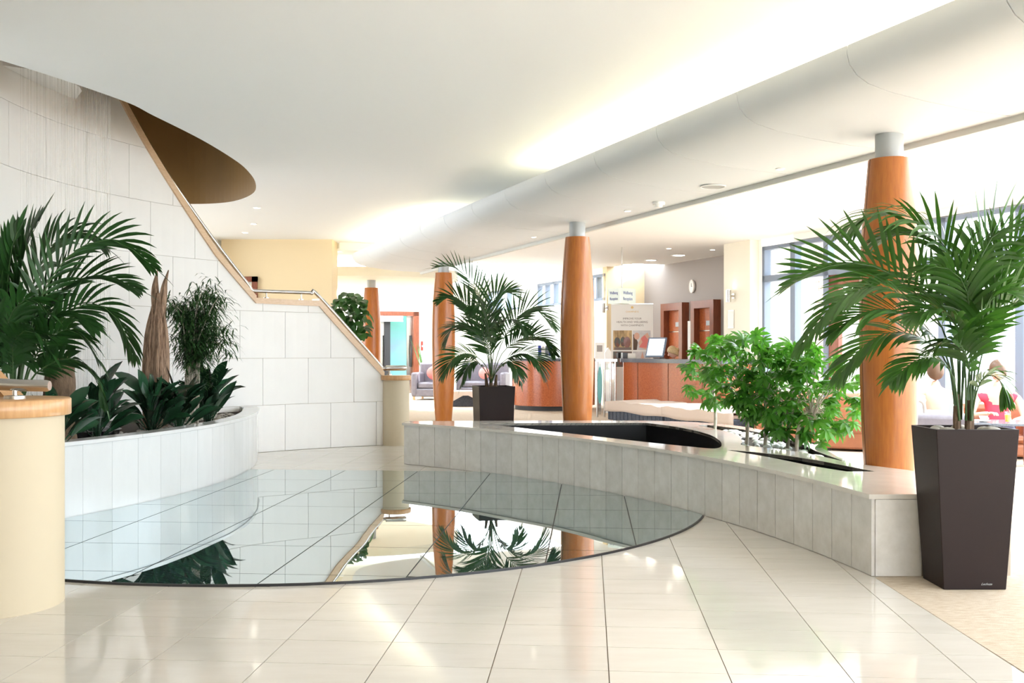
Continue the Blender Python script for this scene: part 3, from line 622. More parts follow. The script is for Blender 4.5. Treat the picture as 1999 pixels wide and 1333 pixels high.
# ================================================================== left white planter
pl_out = arc(PLC, PLR, -52, 13.2, 40)+[Vector(p) for p in [(-3.03, 11.85), (-3.10, 12.15), (-3.20, 12.42)]]
def offset(path, d):
    out = []
    for i, p in enumerate(path):
        t = (path[min(i+1, len(path)-1)]-path[max(i-1, 0)]).normalized(); out.append(p+Vector((-t.y, t.x))*d)
    return out
pl_in = offset(pl_out, .17); pl_core = offset(pl_out, .022)
ZP = .588
lp = thing('planter_bed', (-3.6, 9.5, 0), 'long curved white stone planter under the stair wall', 'planter')
m_ = MB(); m_.prism([(p.x, p.y) for p in pl_core]+[(p.x, p.y) for p in reversed(pl_in)], 0, .555); obj('core', m_, M['joint'], lp)
acc = [0]
for a, b in zip(pl_out, pl_out[1:]): acc.append(acc[-1]+(b-a).length)
def along(path, s):
    for i in range(len(acc)-1):
        if acc[i+1] >= s: t = (s-acc[i])/(acc[i+1]-acc[i]); return path[i].lerp(path[i+1], t)
    return path[-1].copy()
nt_ = int(acc[-1]/.30); tw = acc[-1]/nt_
for k in range(nt_):
    s0, s1 = k*tw+.0012, (k+1)*tw-.0012; ss = [s0, (s0+s1)/2, s1]
    m_ = MB().prism([(along(pl_out, s).x, along(pl_out, s).y) for s in ss]+[(along(pl_core, s).x, along(pl_core, s).y) for s in reversed(ss)], .003, .555)
    obj('tile', m_, M['white_tile'], lp)
po = offset(pl_out, -.015)
for s0 in range(0, len(po)-1, 7):
    e = min(s0+7, len(po)-1)
    obj('ledge_slab', MB().prism([(p.x, p.y) for p in po[s0:e+1]]+[(p.x, p.y) for p in reversed(pl_in[s0:e+1])], .556, ZP), M['white_tile'], lp, bevel=.003)
soil = [(p.x, p.y) for p in pl_in]+[(q.x, q.y) for q in [cyl(a, 0, SWR-.02) for a in range(137, 206, 4)]]
obj('soil', MB().prism(soil, .40, .53), M['soil'], lp)
m_ = MB()
for k in range(260):                                             # pebble mulch along the ledge, and further in
    i = random.randrange(8, len(pl_in)-3); p = pl_in[i].lerp(pl_in[i+1], random.random())+Vector((-random.uniform(.03, .4), random.uniform(-.05, .05)))
    s_ = random.uniform(.018, .035); m_.ell((p.x, p.y, .53+s_*.4), (s_, s_*.8, s_*.55), 7, 5)
obj('pebble_mulch', m_, M['pebble'], lp, smooth=True, kind='stuff')
# rain curtain: fine strings hanging through the stairwell opening into a steel basin
rc = thing('rain_curtain', (-3.85, 8.6, .55), 'curtain of fine water strings falling from the stairwell into the planter', 'fountain')
m_ = MB(); 
for k in range(150):
    px = 215-175*(random.random()**1.7) if k < 150 else random.uniform(0, 215)
    Y_ = random.uniform(8.3, 8.95); x = (px-CX)/F*Y_
    if x > -3.35: continue
    r = random.uniform(.0005, .0012); m_.add([(x-r, Y_, .56), (x+r, Y_, .56), (x, Y_+r*1.6, .56), (x-r, Y_, 5.9), (x+r, Y_, 5.9), (x, Y_+r*1.6, 5.9)], [(0, 1, 4, 3), (1, 2, 5, 4), (2, 0, 3, 5)])
obj('water_strings', m_, M['water'], rc, kind='stuff')
obj('basin', MB().lathe([(.42, .531), (.46, .60), (.44, .60), (.40, .545), (.01, .545)], (-3.86, 8.62, 0), 32, sy=.8), M['slate'], rc, smooth=True)

# ================================================================== columns
CP = [(0, .142), (.4, .172), (.9, .196), (1.45, .207), (2.0, .197), (2.4, .168), (2.66, .146)]
for (x, y), lab in (((2.725, 7.19), 'orange wooden column nearest the camera behind the large potted palm'), ((.794, 12.1), 'orange wooden column in the middle, in front of reception'),
                    ((-1.21, 17.6), 'orange wooden column left of the middle palm'), ((-3.08, 21.8), 'farthest orange wooden column behind the stair plant')):
    t = thing('column', (x, y, 0), lab, 'column', 'orange wooden columns')
    pr = [(p.y, p.x) for p in cr([Vector((z, r)) for z, r in CP], 5)]
    obj('shaft', MB().lathe(pr, (x, y, 0), 40), M['colwood'], t, smooth=True, ang=60)
    sm = MB(); a = math.atan2(-y, -x)-R_(62)
    for s_ in (0, 180):
        aa = a+R_(s_); sm.tube([(x+(r-.001)*math.cos(aa), y+(r-.001)*math.sin(aa), z) for r, z in pr], .0035, 4)
    obj('seam', sm, M['seam'], t)
    obj('neck', MB().lathe([(.098, 2.655), (.098, 2.84)], (x, y, 0), 28), M['neck'], t, smooth=True)

# ================================================================== plants
def frond(mb_r, path, L, n, w, start=.40, lift=.5, droop=.55, roll=0, sep=None, fwd=.75):
    """palm frond along path: rachis into mb_r; returns a list of single-leaflet builders"""
    P = cr(path, 8); S = [0]
    for a, b in zip(P, P[1:]): S.append(S[-1]+(b-a).length)
    T = S[-1]
    def at(t):
        s = t*T
        for i in range(len(P)-1):
            if S[i+1] >= s-1e-9: q = (s-S[i])/max(1e-9, S[i+1]-S[i]); return P[i].lerp(P[i+1], q), (P[i+1]-P[i]).normalized()
        return P[-1], (P[-1]-P[-2]).normalized()
    mb_r.tube([at(i/12)[0] for i in range(13)], [.0075*(1-.85*i/12)*(w/.03) for i in range(13)], 6)
    out = []
    for k in range(n):
        f = (k+.5)/n; t = start+(1-start)*f; p, tg = at(min(t, .995))
        up = Vector((0, 0, 1)); up = up-tg*up.dot(tg)
        if up.length < .35: up = Vector((-.9 if path[-1][0] > path[0][0] else .9, -.35, .2)); up = up-tg*up.dot(tg)
        up.normalize(); sd = tg.cross(up)
        if roll: up, sd = up*math.cos(roll)+sd*math.sin(roll), sd*math.cos(roll)-up*math.sin(roll)
        ln_ = L*(math.sin(math.pi*(.16+.80*f))**.7)*random.uniform(.88, 1.08)
        for s_ in (-1, 1):
            d = sd*s_*(1-.45*f)+tg*(fwd+.8*f)+up*(lift*(1-.3*f))+Vector((random.uniform(-.1, .1), random.uniform(-.1, .1), random.uniform(-.1, .1)))
            out.append(MB().blade(p, d, up, ln_, w*random.uniform(.85, 1.1), 5, droop*random.uniform(.7, 1.3), .12, .4))
    if True:
        p, tg = at(.995); out.append(MB().blade(p, tg, Vector((0, 0, 1)), L*.55, w*.8, 4, droop*.5))
    return out
def palm(root, fronds, mtl, L, w, n, single, nsep):
    cnt = 0
    for path, kw in fronds:
        r = MB(); k2 = dict(kw); LL = L*k2.pop('ls', 1); nn = int(n*k2.pop('ns', 1)); ww = w*k2.pop('ws', 1); lv = frond(r, path, LL, nn, ww, **k2)
        if single and cnt+len(lv) <= nsep:
            fo = obj('frond', r, M['stemgreen'], root, smooth=True)
            for b in lv: obj('leaflet', b, mtl, fo, smooth=True)
            cnt += len(lv)
        else:
            fo = obj('frond', r, M['stemgreen'], root, smooth=True); j = MB()
            for b in lv: j.add(b.v, b.f)
            lo = obj('leaflets', j, mtl, fo, smooth=True, kind='stuff')
def pix(Y0, base, seq):                                          # seq of (px, py, dy): dy moves the point towards or away from the viewer
    return [base]+[V(x, y, Y0+dy) for x, y, dy in seq]
def square_pot(root, x0, y0, wt, dt, wb, db, h, rz=0):
    """tapered square planter; x0,y0 centre"""
    cs, sn = math.cos(rz), math.sin(rz)
    def q(w, d, z): return [(x0+(a*w/2)*cs-(b*d/2)*sn, y0+(a*w/2)*sn+(b*d/2)*cs, z) for a, b in ((-1, -1), (1, -1), (1, 1), (-1, 1))]
    m_ = MB(); t_ = .014
    vs = q(wb, db, 0)+q(wt, dt, h)+q(wt-2*t_, dt-2*t_, h)+q(wt-2*t_-.01, dt-2*t_-.01, h-.05)
    fs = [(3, 2, 1, 0)]
    for l in range(3):
        for i in range(4): j = (i+1) % 4; fs.append((l*4+i, l*4+j, l*4+4+j, l*4+4+i))
    m_.add(vs, fs); obj('planter_body', m_, M['pot'], root, bevel=.004)
    obj('soil', MB().add(q(wt-2*t_-.008, dt-2*t_-.008, h-.04), [(0, 1, 2, 3)]), M['soil'], root)
# --- large palm in the tall charcoal planter, right foreground
PX, PY = 2.482, 5.470
rp1 = thing('potted_palm', (PX, PY, 0), 'large kentia palm in a tall tapered charcoal planter, right foreground', 'potted plant', 'potted palms')
square_pot(rp1, PX, PY, .443, .34, .335, .27, .862)
text('logo', 'Lechuza', .018, M['neck'], rp1, Matrix.Translation((2.54, PY-.142, .032)) @ Matrix.Rotation(R_(94), 4, 'X'), shear=.5, extr=.0004)
for k, (dx, dy, s_) in enumerate([(-.13, -.09, .05), (-.06, -.11, .042), (-.15, .02, .04), (.10, -.10, .055), (.15, -.03, .045), (.02, .1, .05), (-.1, .1, .045), (.15, .08, .04)]):
    obj('river_stone', MB().ell((PX+dx, PY+dy, .822+s_*.45), (s_, s_*.8, s_*.5), 10, 7), M['pebble'], smooth=True, label='rounded grey stone on the soil of the large charcoal planter', cat='stone', group='stones in the large planter')
tk = MB()
for dx, dy, hh in ((-.045, -.02, .16), (-.02, .03, .22), (.02, -.01, .19), (.045, .02, .12)):
    tk.tube([(PX+dx, PY+dy, .82), (PX+dx*1.1, PY+dy, .82+hh*.6), (PX+dx*1.2, PY+dy, .82+hh)], [.021, .018, .012], 8)
obj('trunk', tk, M['bark'], rp1, smooth=True)
bs = lambda dx=0, dy=0: Vector((PX+dx, PY+dy, .9))
Y0 = 5.47
fr_r = [
 (pix(Y0, bs(-.03), [(1850, 660, -.05), (1790, 600, -.1), (1720, 558, -.15), (1640, 585, -.2), (1585, 645, -.2), (1556, 688, -.2)]), dict(lift=.05, droop=.35, ls=.62, fwd=1.3, roll=-.7, ws=.85)),
 (pix(Y0, bs(-.02, .04), [(1848, 660, .05), (1780, 565, .1), (1690, 515, .1), (1600, 525, .1), (1545, 556, .05)]), dict(lift=.55, droop=.12, fwd=.75, roll=.75, ls=.95)),
 (pix(Y0, bs(-.04, .0), [(1850, 700, 0), (1810, 645, -.05), (1745, 605, -.1), (1680, 612, -.15), (1625, 650, -.15)]), dict(lift=.15, droop=.25, ls=.85, fwd=.9, roll=-.6)),
 (pix(Y0, bs(0, .05), [(1872, 600, .1), (1850, 490, .12), (1790, 430, .15), (1715, 415, .18), (1650, 450, .15)]), dict(lift=.15, droop=.75, ls=1.0, roll=-.35, fwd=.6)),
 (pix(Y0, bs(.02, .02), [(1900, 620, .05), (1908, 530, .05), (1935, 465, .05), (1985, 440, .05), (2050, 450, .05)]), dict(lift=.6, droop=.15, ls=.95, roll=-.6, fwd=.7)),
 (pix(Y0, bs(.02, -.04), [(1897, 690, -.05), (1893, 610, -.1), (1880, 550, -.16), (1840, 520, -.2), (1800, 530, -.24)]), dict(lift=.2, droop=.6, ls=.75, roll=.4)),
 (pix(Y0, bs(.04, 0), [(1915, 700, 0), (1945, 625, .0), (1995, 585, -.05), (2060, 590, -.1)]), dict(lift=.35, droop=.35, ls=.85, roll=-.5)),
 (pix(Y0, bs(-.04, -.04), [(1860, 735, -.08), (1828, 700, -.12), (1785, 705, -.16), (1740, 745, -.2)]), dict(lift=.05, droop=.5, ls=.55, ns=.8, roll=-.5)),
 (pix(Y0, bs(.0, .04), [(1888, 640, .05), (1893, 540, .08), (1925, 470, .10), (1985, 500, .12)]), dict(lift=.1, droop=.9, ls=.85, roll=.5)),
 (pix(Y0, bs(.02, -.05), [(1895, 760, -.08), (1888, 700, -.12), (1865, 665, -.18), (1820, 680, -.24)]), dict(lift=.1, droop=.7, ls=.6, ns=.8, roll=.4)),
 (pix(Y0, bs(-.01, .05), [(1868, 680, .1), (1835, 590, .15), (1770, 535, .2), (1690, 545, .2), (1640, 590, .2)]), dict(lift=.3, droop=.35, roll=-.8, ls=.85)),
 (pix(Y0, bs(.04, .03), [(1910, 680, .1), (1930, 590, .12), (1975, 535, .15), (2045, 530, .15)]), dict(lift=.4, droop=.35, ls=.85, roll=.7)),
 (pix(Y0, bs(.03, -.03), [(1905, 770, -.08), (1922, 735, -.12), (1950, 740, -.16), (1965, 785, -.18)]), dict(lift=.1, droop=.6, ls=.45, ns=.7)),
 (pix(Y0, bs(.0, -.03), [(1884, 720, -.08), (1870, 640, -.12), (1830, 605, -.2), (1770, 620, -.26)]), dict(lift=.2, droop=.5, ls=.75, roll=-.5)),
 (pix(Y0, bs(.03, -.03), [(1905, 690, -.08), (1922, 610, -.14), (1958, 570, -.2), (2005, 590, -.24)]), dict(lift=.25, droop=.5, ls=.6, roll=.5)),
 (pix(Y0, bs(.0, .03), [(1880, 660, .08), (1868, 560, .1), (1835, 480, .12), (1780, 450, .14), (1710, 470, .14)]), dict(lift=.3, droop=.5, ls=.85, roll=.6)),
 (pix(Y0, bs(.03, .03), [(1908, 650, .08), (1940, 540, .1), (1985, 470, .1), (2050, 440, .1)]), dict(lift=.55, droop=.2, ls=.8, roll=.7)),
 (pix(Y0, bs(-.03, .02), [(1855, 720, .05), (1800, 660, .1), (1730, 650, .1), (1670, 690, .1), (1635, 740, .1)]), dict(lift=.1, droop=.4, ls=.7, roll=-.5)),
]
palm(rp1, fr_r, M['palm'], .40, .027, 22, True, 310)
# --- mid palm in the same kind of planter
MX, MY = -.215, 12.55
rp2 = thing('potted_palm', (MX, MY, 0), 'kentia palm in a square charcoal planter between the two middle columns', 'potted plant', 'potted palms')
square_pot(rp2, MX-.02, MY, .46, .46, .40, .40, .84, R_(13))
tk = MB()
for dx, dy, hh in ((-.05, 0, .2), (0, -.03, .28), (.05, .02, .18)): tk.tube([(MX+dx-.05, MY+dy, .8), (MX+dx*1.4-.05, MY+dy, .8+hh)], [.026, .015], 7)
obj('trunk', tk, M['bark'], rp2, smooth=True)
b2 = Vector((MX-.05, MY, .86)); Y0 = 12.55
fr_m = [
 ([(952, 660, 0), (940, 590, 0), (915, 545, -.1), (880, 520, -.1), (850, 522, -.1)], dict(roll=0.7, lift=.75, droop=.05, ls=.8, ws=.7)),
 ([(950, 670, -.1), (925, 615, -.2), (890, 580, -.3), (856, 588, -.3)], dict(roll=0.6, lift=.4, droop=.25, ls=.8)),
 ([(948, 680, .1), (920, 640, .1), (885, 640, .1), (868, 672, .1)], dict(roll=-0.5, lift=.2, droop=.4, ls=.8)),
 ([(946, 710, -.1), (915, 690, -.2), (885, 700, -.3), (864, 735, -.3)], dict(roll=-0.6, lift=.2, droop=.4, ls=.75)),
 ([(975, 680, 0), (1010, 620, .1), (1045, 605, .1), (1082, 640, .1)], dict(roll=0.6, lift=.45, droop=.35)),
 ([(980, 690, -.1), (1020, 660, -.2), (1055, 660, -.3), (1080, 690, -.3)], dict(roll=-0.6, lift=.3, droop=.35, ls=.9)),
 ([(978, 710, -.2), (1015, 690, -.3), (1045, 700, -.4), (1062, 735, -.4)], dict(roll=0.5, lift=.2, droop=.4, ls=.8)),
 ([(958, 660, .2), (962, 590, .3), (985, 570, .4), (1010, 580, .5)], dict(roll=0.7, lift=.5, droop=.3)),
 ([(958, 670, -.2), (948, 610, -.4), (935, 595, -.5), (918, 610, -.6)], dict(roll=-0.6, lift=.35, droop=.4, ls=.85)),
 ([(965, 680, -.2), (985, 630, -.4), (1010, 625, -.6), (1030, 650, -.7)], dict(roll=0.6, lift=.35, droop=.4, ls=.9)),
 ([(960, 700, .2), (940, 650, .4), (905, 640, .5)], dict(roll=-0.6, lift=.4, droop=.3)),
 ([(966, 730, -.2), (990, 705, -.4), (1005, 715, -.5), (1015, 745, -.55)], dict(roll=0.4, lift=.1, droop=.5, ls=.6)),
 ([(955, 735, -.2), (930, 705, -.4), (910, 720, -.5), (900, 750, -.5)], dict(roll=-0.5, lift=.1, droop=.5, ls=.6)),
]
palm(rp2, [(pix(Y0, b2, s), k) for s, k in fr_m], M['palmdark'], .42, .030, 24, False, 0)
# --- palm growing in the left planter
LX, LY = -3.86, 7.72
rp3 = thing('planter_palm', (LX, LY, .53), 'dark kentia palm growing in the white planter at the left edge', 'palm')
tk = MB()
for dx, dy, hh in ((-.06, 0, .3), (.0, -.04, .42), (.06, .03, .3), (.02, .06, .36)): tk.tube([(LX+dx, LY+dy, .52), (LX+dx*1.4, LY+dy, .52+hh)], [.03, .016], 7)
obj('trunk', tk, M['bark'], rp3, smooth=True)
b3 = Vector((LX, LY, .6)); Y0 = 7.72
fr_l = [
 ([(50, 690, -.1), (85, 570, -.1), (145, 490, 0), (225, 468, .1), (298, 520, .2)], dict(lift=.2, droop=.35, ls=.95, roll=-.7)),
 ([(60, 700, 0), (115, 625, .1), (175, 592, .15), (228, 620, .2), (262, 695, .25)], dict(lift=.05, droop=.5, ls=.85, roll=-.6, fwd=.6)),
 ([(45, 680, .1), (62, 560, .15), (100, 480, .2), (150, 455, .25), (200, 480, .3)], dict(lift=.1, droop=.7, ls=1.0, ws=1.15, roll=-.4)),
 ([(55, 730, -.1), (95, 660, -.2), (145, 645, -.25), (190, 700, -.3)], dict(lift=.05, droop=.55, ls=.75, roll=-.6)),
 ([(55, 750, -.1), (95, 712, -.2), (140, 700, -.25), (185, 735, -.3), (205, 790, -.3)], dict(lift=.05, droop=.4, ls=.55, roll=-.6)),
 ([(30, 690, 0), (34, 580, 0), (48, 490, .02), (80, 425, .05)], dict(lift=.55, droop=.05, ls=.95, ws=1.5, fwd=1.7, ns=.7, roll=.5)),
 ([(22, 690, -.05), (14, 580, -.08), (22, 490, -.1), (35, 450, -.12)], dict(lift=.5, droop=.03, ls=.9, ws=1.5, fwd=2.0, ns=.7, roll=-.5)),
 ([(15, 680, -.1), (-15, 590, -.15), (-60, 530, -.15), (-120, 560, -.15)], dict(lift=.2, droop=.45, roll=.5)),
 ([(20, 710, -.15), (15, 630, -.25), (50, 585, -.3), (95, 610, -.35)], dict(lift=.1, droop=.6, ls=.7, roll=-.5)),
 ([(10, 710, -.15), (-10, 640, -.25), (-40, 630, -.3), (-60, 690, -.35)], dict(lift=.1, droop=.6, ls=.8, roll=.5)),
 ([(25, 720, -.15), (28, 665, -.25), (60, 645, -.35), (100, 690, -.4)], dict(lift=.05, droop=.65, ls=.65, roll=-.4)),
 ([(40, 700, .1), (80, 610, .15), (135, 555, .2), (200, 540, .25), (268, 565, .3)], dict(lift=.3, droop=.3, ls=.85, roll=.7)),
 ([(0, 700, 0), (-40, 610, 0), (-90, 590, 0), (-140, 650, 0)], dict(lift=.25, droop=.5)),
 ([(45, 700, .05), (75, 640, .1), (125, 610, .12), (185, 640, .15)], dict(lift=.2, droop=.45, ls=.8, roll=.6)),
]
palm(rp3, [(pix(Y0, b3, s), k) for s, k in fr_l], M['palmdark'], .46, .040, 23, True, 310)
obj('tree_stump', MB().tube(cr([(-3.62, 7.95, .52), (-3.63, 7.95, .8), (-3.61, 7.95, 1.05), (-3.63, 7.95, 1.22)], 4), [.15, .14, .13, .125, .12, .12, .115, .12, .115, .11, .12, .105, .09], 14), M['bark'], smooth=True, label='short reddish bark stump behind the left palm', cat='stump')
# --- driftwood
dw = thing('driftwood_stump', (-3.42, 9.55, .53), 'tall grey-brown weathered driftwood stump with split spikes in the white planter', 'driftwood')
def snag(pts, rad, n=40, amp=.13):
    m_ = MB(); P = cr(pts, 6); ph = [random.uniform(.8, 1.2) for _ in range(n)]; vs = []; fs = []
    for i, p in enumerate(P):
        t = i/(len(P)-1); r = rad[0]+(rad[1]-rad[0])*(t**1.4)+rad[2]*math.sin(math.pi*min(1, t*1.25))
        for j in range(n):
            g = 2*math.pi*j/n; q = 1+amp*math.sin(5*g+2.5*t)+amp*.7*math.sin(9*g+1-3*t)-amp*1.2*max(0, math.sin(13*g+2*t))**3+(ph[j]-1)*.35; vs.append((p.x+r*q*math.cos(g), p.y+r*q*math.sin(g), p.z))
    for i in range(len(P)-1):
        for j in range(n): k = (j+1) % n; fs.append((i*n+j, i*n+k, (i+1)*n+k, (i+1)*n+j))
    m_.add(vs, fs+[tuple(range((len(P)-1)*n, len(P)*n))]); return m_
Yd = 9.55
obj('trunk', snag([V(303, 840, Yd), V(304, 740, Yd), V(306, 660, Yd), V(308, 610, Yd), V(310, 572, Yd)], (.102, .036, .022)), M['drift'], dw, smooth=True, ang=70)
obj('spike', snag([V(305, 610, Yd), V(303, 575, Yd), V(304, 550, Yd), V(307, 528, Yd)], (.036, .004, .004), 20), M['drift'], dw, smooth=True, ang=70)
obj('spike', snag([V(314, 620, Yd), V(318, 580, Yd), V(322, 552, Yd), V(329, 527, Yd)], (.036, .004, .004), 20), M['drift'], dw, smooth=True, ang=70)
# --- narrow-leaved tree
nt3 = thing('narrow_leaf_tree', (-3.2, 10.0, .53), 'airy narrow-leaved green tree beside the driftwood in the white planter', 'tree')
sm = MB(); lv = MB(); Yn = 10.0; tips = []
for bx in (368, 376, 385):
    for k in range(9):
        tx = random.uniform(332, 450); ty = random.uniform(528, 690)
        dy = random.uniform(-.3, .3); mid = V((bx+tx)/2+random.uniform(-6, 6), (700+ty)/2-25, Yn+dy*.4)
        pth = cr([V(bx, 840, Yn), V(bx+random.uniform(-4, 4), 715, Yn), mid, V(tx, ty, Yn+dy)], 6)
        sm.tube(pth, [.011*(1-.8*i/(len(pth)-1)) for i in range(len(pth))], 5); tips.append(pth)
for pth in tips:
    for k in range(120):
        i = random.randrange(len(pth)*2//5, len(pth)); p = pth[i]+Vector((random.gauss(0, .05), random.gauss(0, .06), random.gauss(0, .05)))
        a = random.uniform(0, 2*math.pi); d = Vector((math.cos(a), math.sin(a), random.uniform(-.5, .5)))
        lv.blade(p, d, (0, 0, 1), random.uniform(.10, .19), random.uniform(.011, .017), 3, .9, .05, .4)
for k in range(260):
    p = V(random.gauss(388, 16), random.uniform(690, 760), Yn+random.gauss(0, .1)); a = random.uniform(0, 6.28)
    lv.blade(p, (math.cos(a), math.sin(a), .2), (0, 0, 1), .13, .011, 3, .9, .05)
obj('stems', sm, M['trunk'], nt3, smooth=True); obj('foliage', lv, M['podo'], nt3, kind='stuff')
# --- aspidistra clumps
def aspidistra(px, py, label, n, hgt, spread, seed):
    random.seed(seed); b = GP(px, py, .56); t = thing('aspidistra', (b.x, b.y, .53), label, 'plant', 'aspidistra clumps in the white planter')
    st = MB()
    for k in range(n):
        a = random.uniform(0, 2*math.pi); o = random.uniform(.15, 1)*spread; hh = hgt*random.uniform(.12, .72)*(1.15-.5*o/spread)
        d = Vector((math.cos(a), math.sin(a), 0)); p0 = Vector((b.x, b.y, .53))+d*.04*random.random(); p1 = p0+d*o*.35+Vector((0, 0, hh))
        st.tube([p0, p0.lerp(p1, .5)+d*-.01, p1], .004, 5)
        dr_ = d*(.3+o*2.6)+Vector((random.uniform(-.4, .4), random.uniform(-.4, .4), 1.0)); m_ = MB().blade(p1, dr_, Vector((random.uniform(-.7, .7), random.uniform(-.9, .3), 1)), hgt*random.uniform(.48, .70), random.uniform(.085, .12), 6, .3+o, .16, .5)
        obj('leaf', m_, M['aspid'], t, smooth=True)
    obj('stalks', st, M['aspid'], t); return t
aspidistra(188, 852, 'dark aspidistra clump closest to the foreground pillar in front of the water strings', 34, .50, .30, 1)
aspidistra(296, 838, 'dark broad-leaved aspidistra clump in front of the driftwood', 40, .52, .30, 2)
aspidistra(350, 834, 'dark aspidistra clump between the driftwood and the narrow-leaved tree', 32, .50, .26, 3)
aspidistra(405, 822, 'dark aspidistra clump at the far right end of the white planter', 38, .54, .28, 4)
aspidistra(112, 868, 'dark aspidistra clump half hidden behind the foreground pillar', 24, .46, .26, 5)
random.seed(11)
# --- schefflera trees in the bed
def scheff_mesh(k):
    m_ = MB(); random.seed(50+k)
    m_.tube([(0, 0, 0), (.045, 0, .012), (.09, 0, .012)], .0022, 4)
    n = 7+k % 2
    for i in range(n):
        a = 2*math.pi*i/n+.2; d = Vector((math.cos(a)+.25, math.sin(a), -.25+random.uniform(-.15, .2)))
        m_.blade((.09, 0, .012), d, (0, 0, 1), random.uniform(.09, .125), random.uniform(.030, .038), 4, .5, .12, .55)
    return m_.mesh('leaf', M['scheff'], True)
SM = [scheff_mesh(k) for k in range(4)]; random.seed(21)
def schefflera(px, Y, bed_z, cpx, cpy, rx, ry, rz_, n, lab):
    x = (px-CX)/F*Y; t = thing('schefflera_tree', (x, Y, .42), lab, 'tree', 'schefflera trees in the low wall bed')
    c = V(cpx, cpy, Y); tp = Vector((x+(c.x-x)*.5, Y, c.z-rz_*.35))
    tr_ = obj('trunk', MB().tube(cr([(x, Y, .41), (x+.01, Y, .6), (x+(c.x-x)*.25, Y, .75), tp], 5), [.0165]*8+[.014]*4+[.012]*4, 10), M['trunk'], t, smooth=True)
    br_ = MB()
    for k in range(n):
        while True:
            d = Vector((random.gauss(0, 1), random.gauss(0, 1), random.gauss(0, 1)))
            if d.length > .2: break
        d.normalize(); f = random.uniform(.45, 1)**.6
        p = c+Vector((d.x*rx*f, d.y*ry*f, d.z*rz_*f)); o_ = (p-tp)
        if k % 3 == 0: br_.tube(cr([tp-Vector((0, 0, random.uniform(0, .15))), tp.lerp(p, .5)+Vector((0, 0, .03)), p], 3), [.006, .005, .005, .004, .003, .003, .003], 4)
        dr_ = (d+Vector((0, 0, .15+random.uniform(-.3, .3)))).normalized(); az = math.atan2(dr_.y, dr_.x); el = math.asin(max(-1, min(1, dr_.z)))*.8
        mx = Matrix.Translation(p) @ Matrix.Rotation(az+random.uniform(-.5, .5), 4, 'Z') @ Matrix.Rotation(-el, 4, 'Y') @ Matrix.Rotation(random.uniform(-.6, .6), 4, 'X') @ Matrix.Scale(random.uniform(.75, 1.12), 4)
        place('leaf', SM[k % 4], mx, t)
    obj('branches', br_, M['trunk'], t)
schefflera(1395, 10.35, .4, 1392, 728, .24, .26, .34, 76, 'schefflera tree at the left end of the bed with sparse hanging leaves')
schefflera(1457, 8.86, .4, 1448, 730, .28, .26, .26, 96, 'schefflera tree second from the left in the bed')
schefflera(1493, 8.66, .4, 1495, 742, .26, .26, .34, 96, 'schefflera tree in the middle of the bed')
schefflera(1537, 8.44, .4, 1550, 770, .27, .26, .36, 96, 'schefflera tree fourth from the left with leaves hanging low')
schefflera(1555, 8.24, .4, 1610, 772, .26, .26, .34, 96, 'rightmost schefflera tree leaning towards the near orange column')
# --- leafy plant behind the stair
fx, fy = V(685, 700, 16.2).x, 16.2
fp = thing('ficus_plant', (fx, fy, 0), 'broad-leaved green plant standing behind the stair handrail', 'potted plant')
obj('pot', MB().lathe([(.14, 0), (.19, .4), (.175, .4), (.165, .36), (.01, .36)], (fx, fy, 0), 24), M['pot'], fp, smooth=True)
obj('stem', MB().tube([(fx, fy, .35), (fx+.02, fy, 1.2), (fx, fy, 1.9)], [.02, .016, .008], 7), M['trunk'], fp, smooth=True)
for k in range(170):
    px, py = random.uniform(652, 718), random.uniform(570, 668); q = ((px-685)/36)**2+((py-615)/52)**2
    if q > 1: px = 685+(px-685)*.7; py = 615+(py-615)*.75
    p = V(px, py, fy+random.uniform(-.25, .25)); a = random.uniform(0, 6.28); d = Vector((math.cos(a)*.6, math.sin(a)*.6-.35, random.uniform(-.9, .3)))
    obj('leaf', MB().blade(p, d, (0, -.4, 1), random.uniform(.15, .22), random.uniform(.10, .15), 5, .5, .12, .3), M['ficus'], fp, smooth=True)

# ================================================================== reception desks and what stands on them
def rr(u0, u1, v0, v1, r, n=8, far=True):                         # plan of a desk with a rounded far-left end, in u,v
    pts = [(u0, v1), (u0, v0)]+[(u1-r+r*math.sin(R_(90*i/n)), v0+r-r*math.cos(R_(90*i/n))) for i in range(n+1)]+[(u1, v1)]
    return [(W(a, b).x, W(a, b).y) for a, b in pts]
ZD = 1.125
uA, uB = uof(1415, 4.5), uof(1197, 4.5)
dk = thing('reception_desk', W((uA+uB)/2, 4.9), 'long burr wood reception desk with granite top under the banner', 'reception desk')
obj('plinth', MB().prism(rr(uA, uB-.05, 4.56, 5.1, .5), 0, .09), M['plinth'], dk)
obj('front_panel', MB().prism(rr(uA, uB-.02, 4.5, 5.12, .55), .09, ZD-.075), M['burr'], dk, smooth=True, ang=30)
obj('worktop', MB().prism(rr(uA, uB+.03, 4.44, 5.16, .6), ZD-.075, ZD), M['granite'], dk, smooth=True, ang=30)
for k in range(3):
    uu = uA+(uB-.6-uA)*(k+.6)/3; p0, p1 = W(uu, 4.498), W(uu, 4.495)
    obj('joint_strip', plate(MB(), uu-.004, uu+.004, 4.494, 4.5, .1, ZD-.08), M['seam'], dk)
d2 = thing('reception_desk', (.92, 22.0, 0), 'round burr wood desk end with granite top behind the middle palm', 'reception desk')
obj('plinth', MB().lathe([(.86, 0), (.86, .1)], (.92, 22.05, 0), 40), M['plinth'], d2, smooth=True)
obj('front_panel', MB().lathe([(.92, .1), (.92, ZD-.06)], (.92, 22.05, 0), 48), M['burr'], d2, smooth=True)
obj('worktop', MB().lathe([(.96, ZD-.06), (.965, ZD-.05), (.965, ZD-.008), (.955, ZD)], (.92, 22.05, 0), 48), M['granite'], d2, smooth=True)
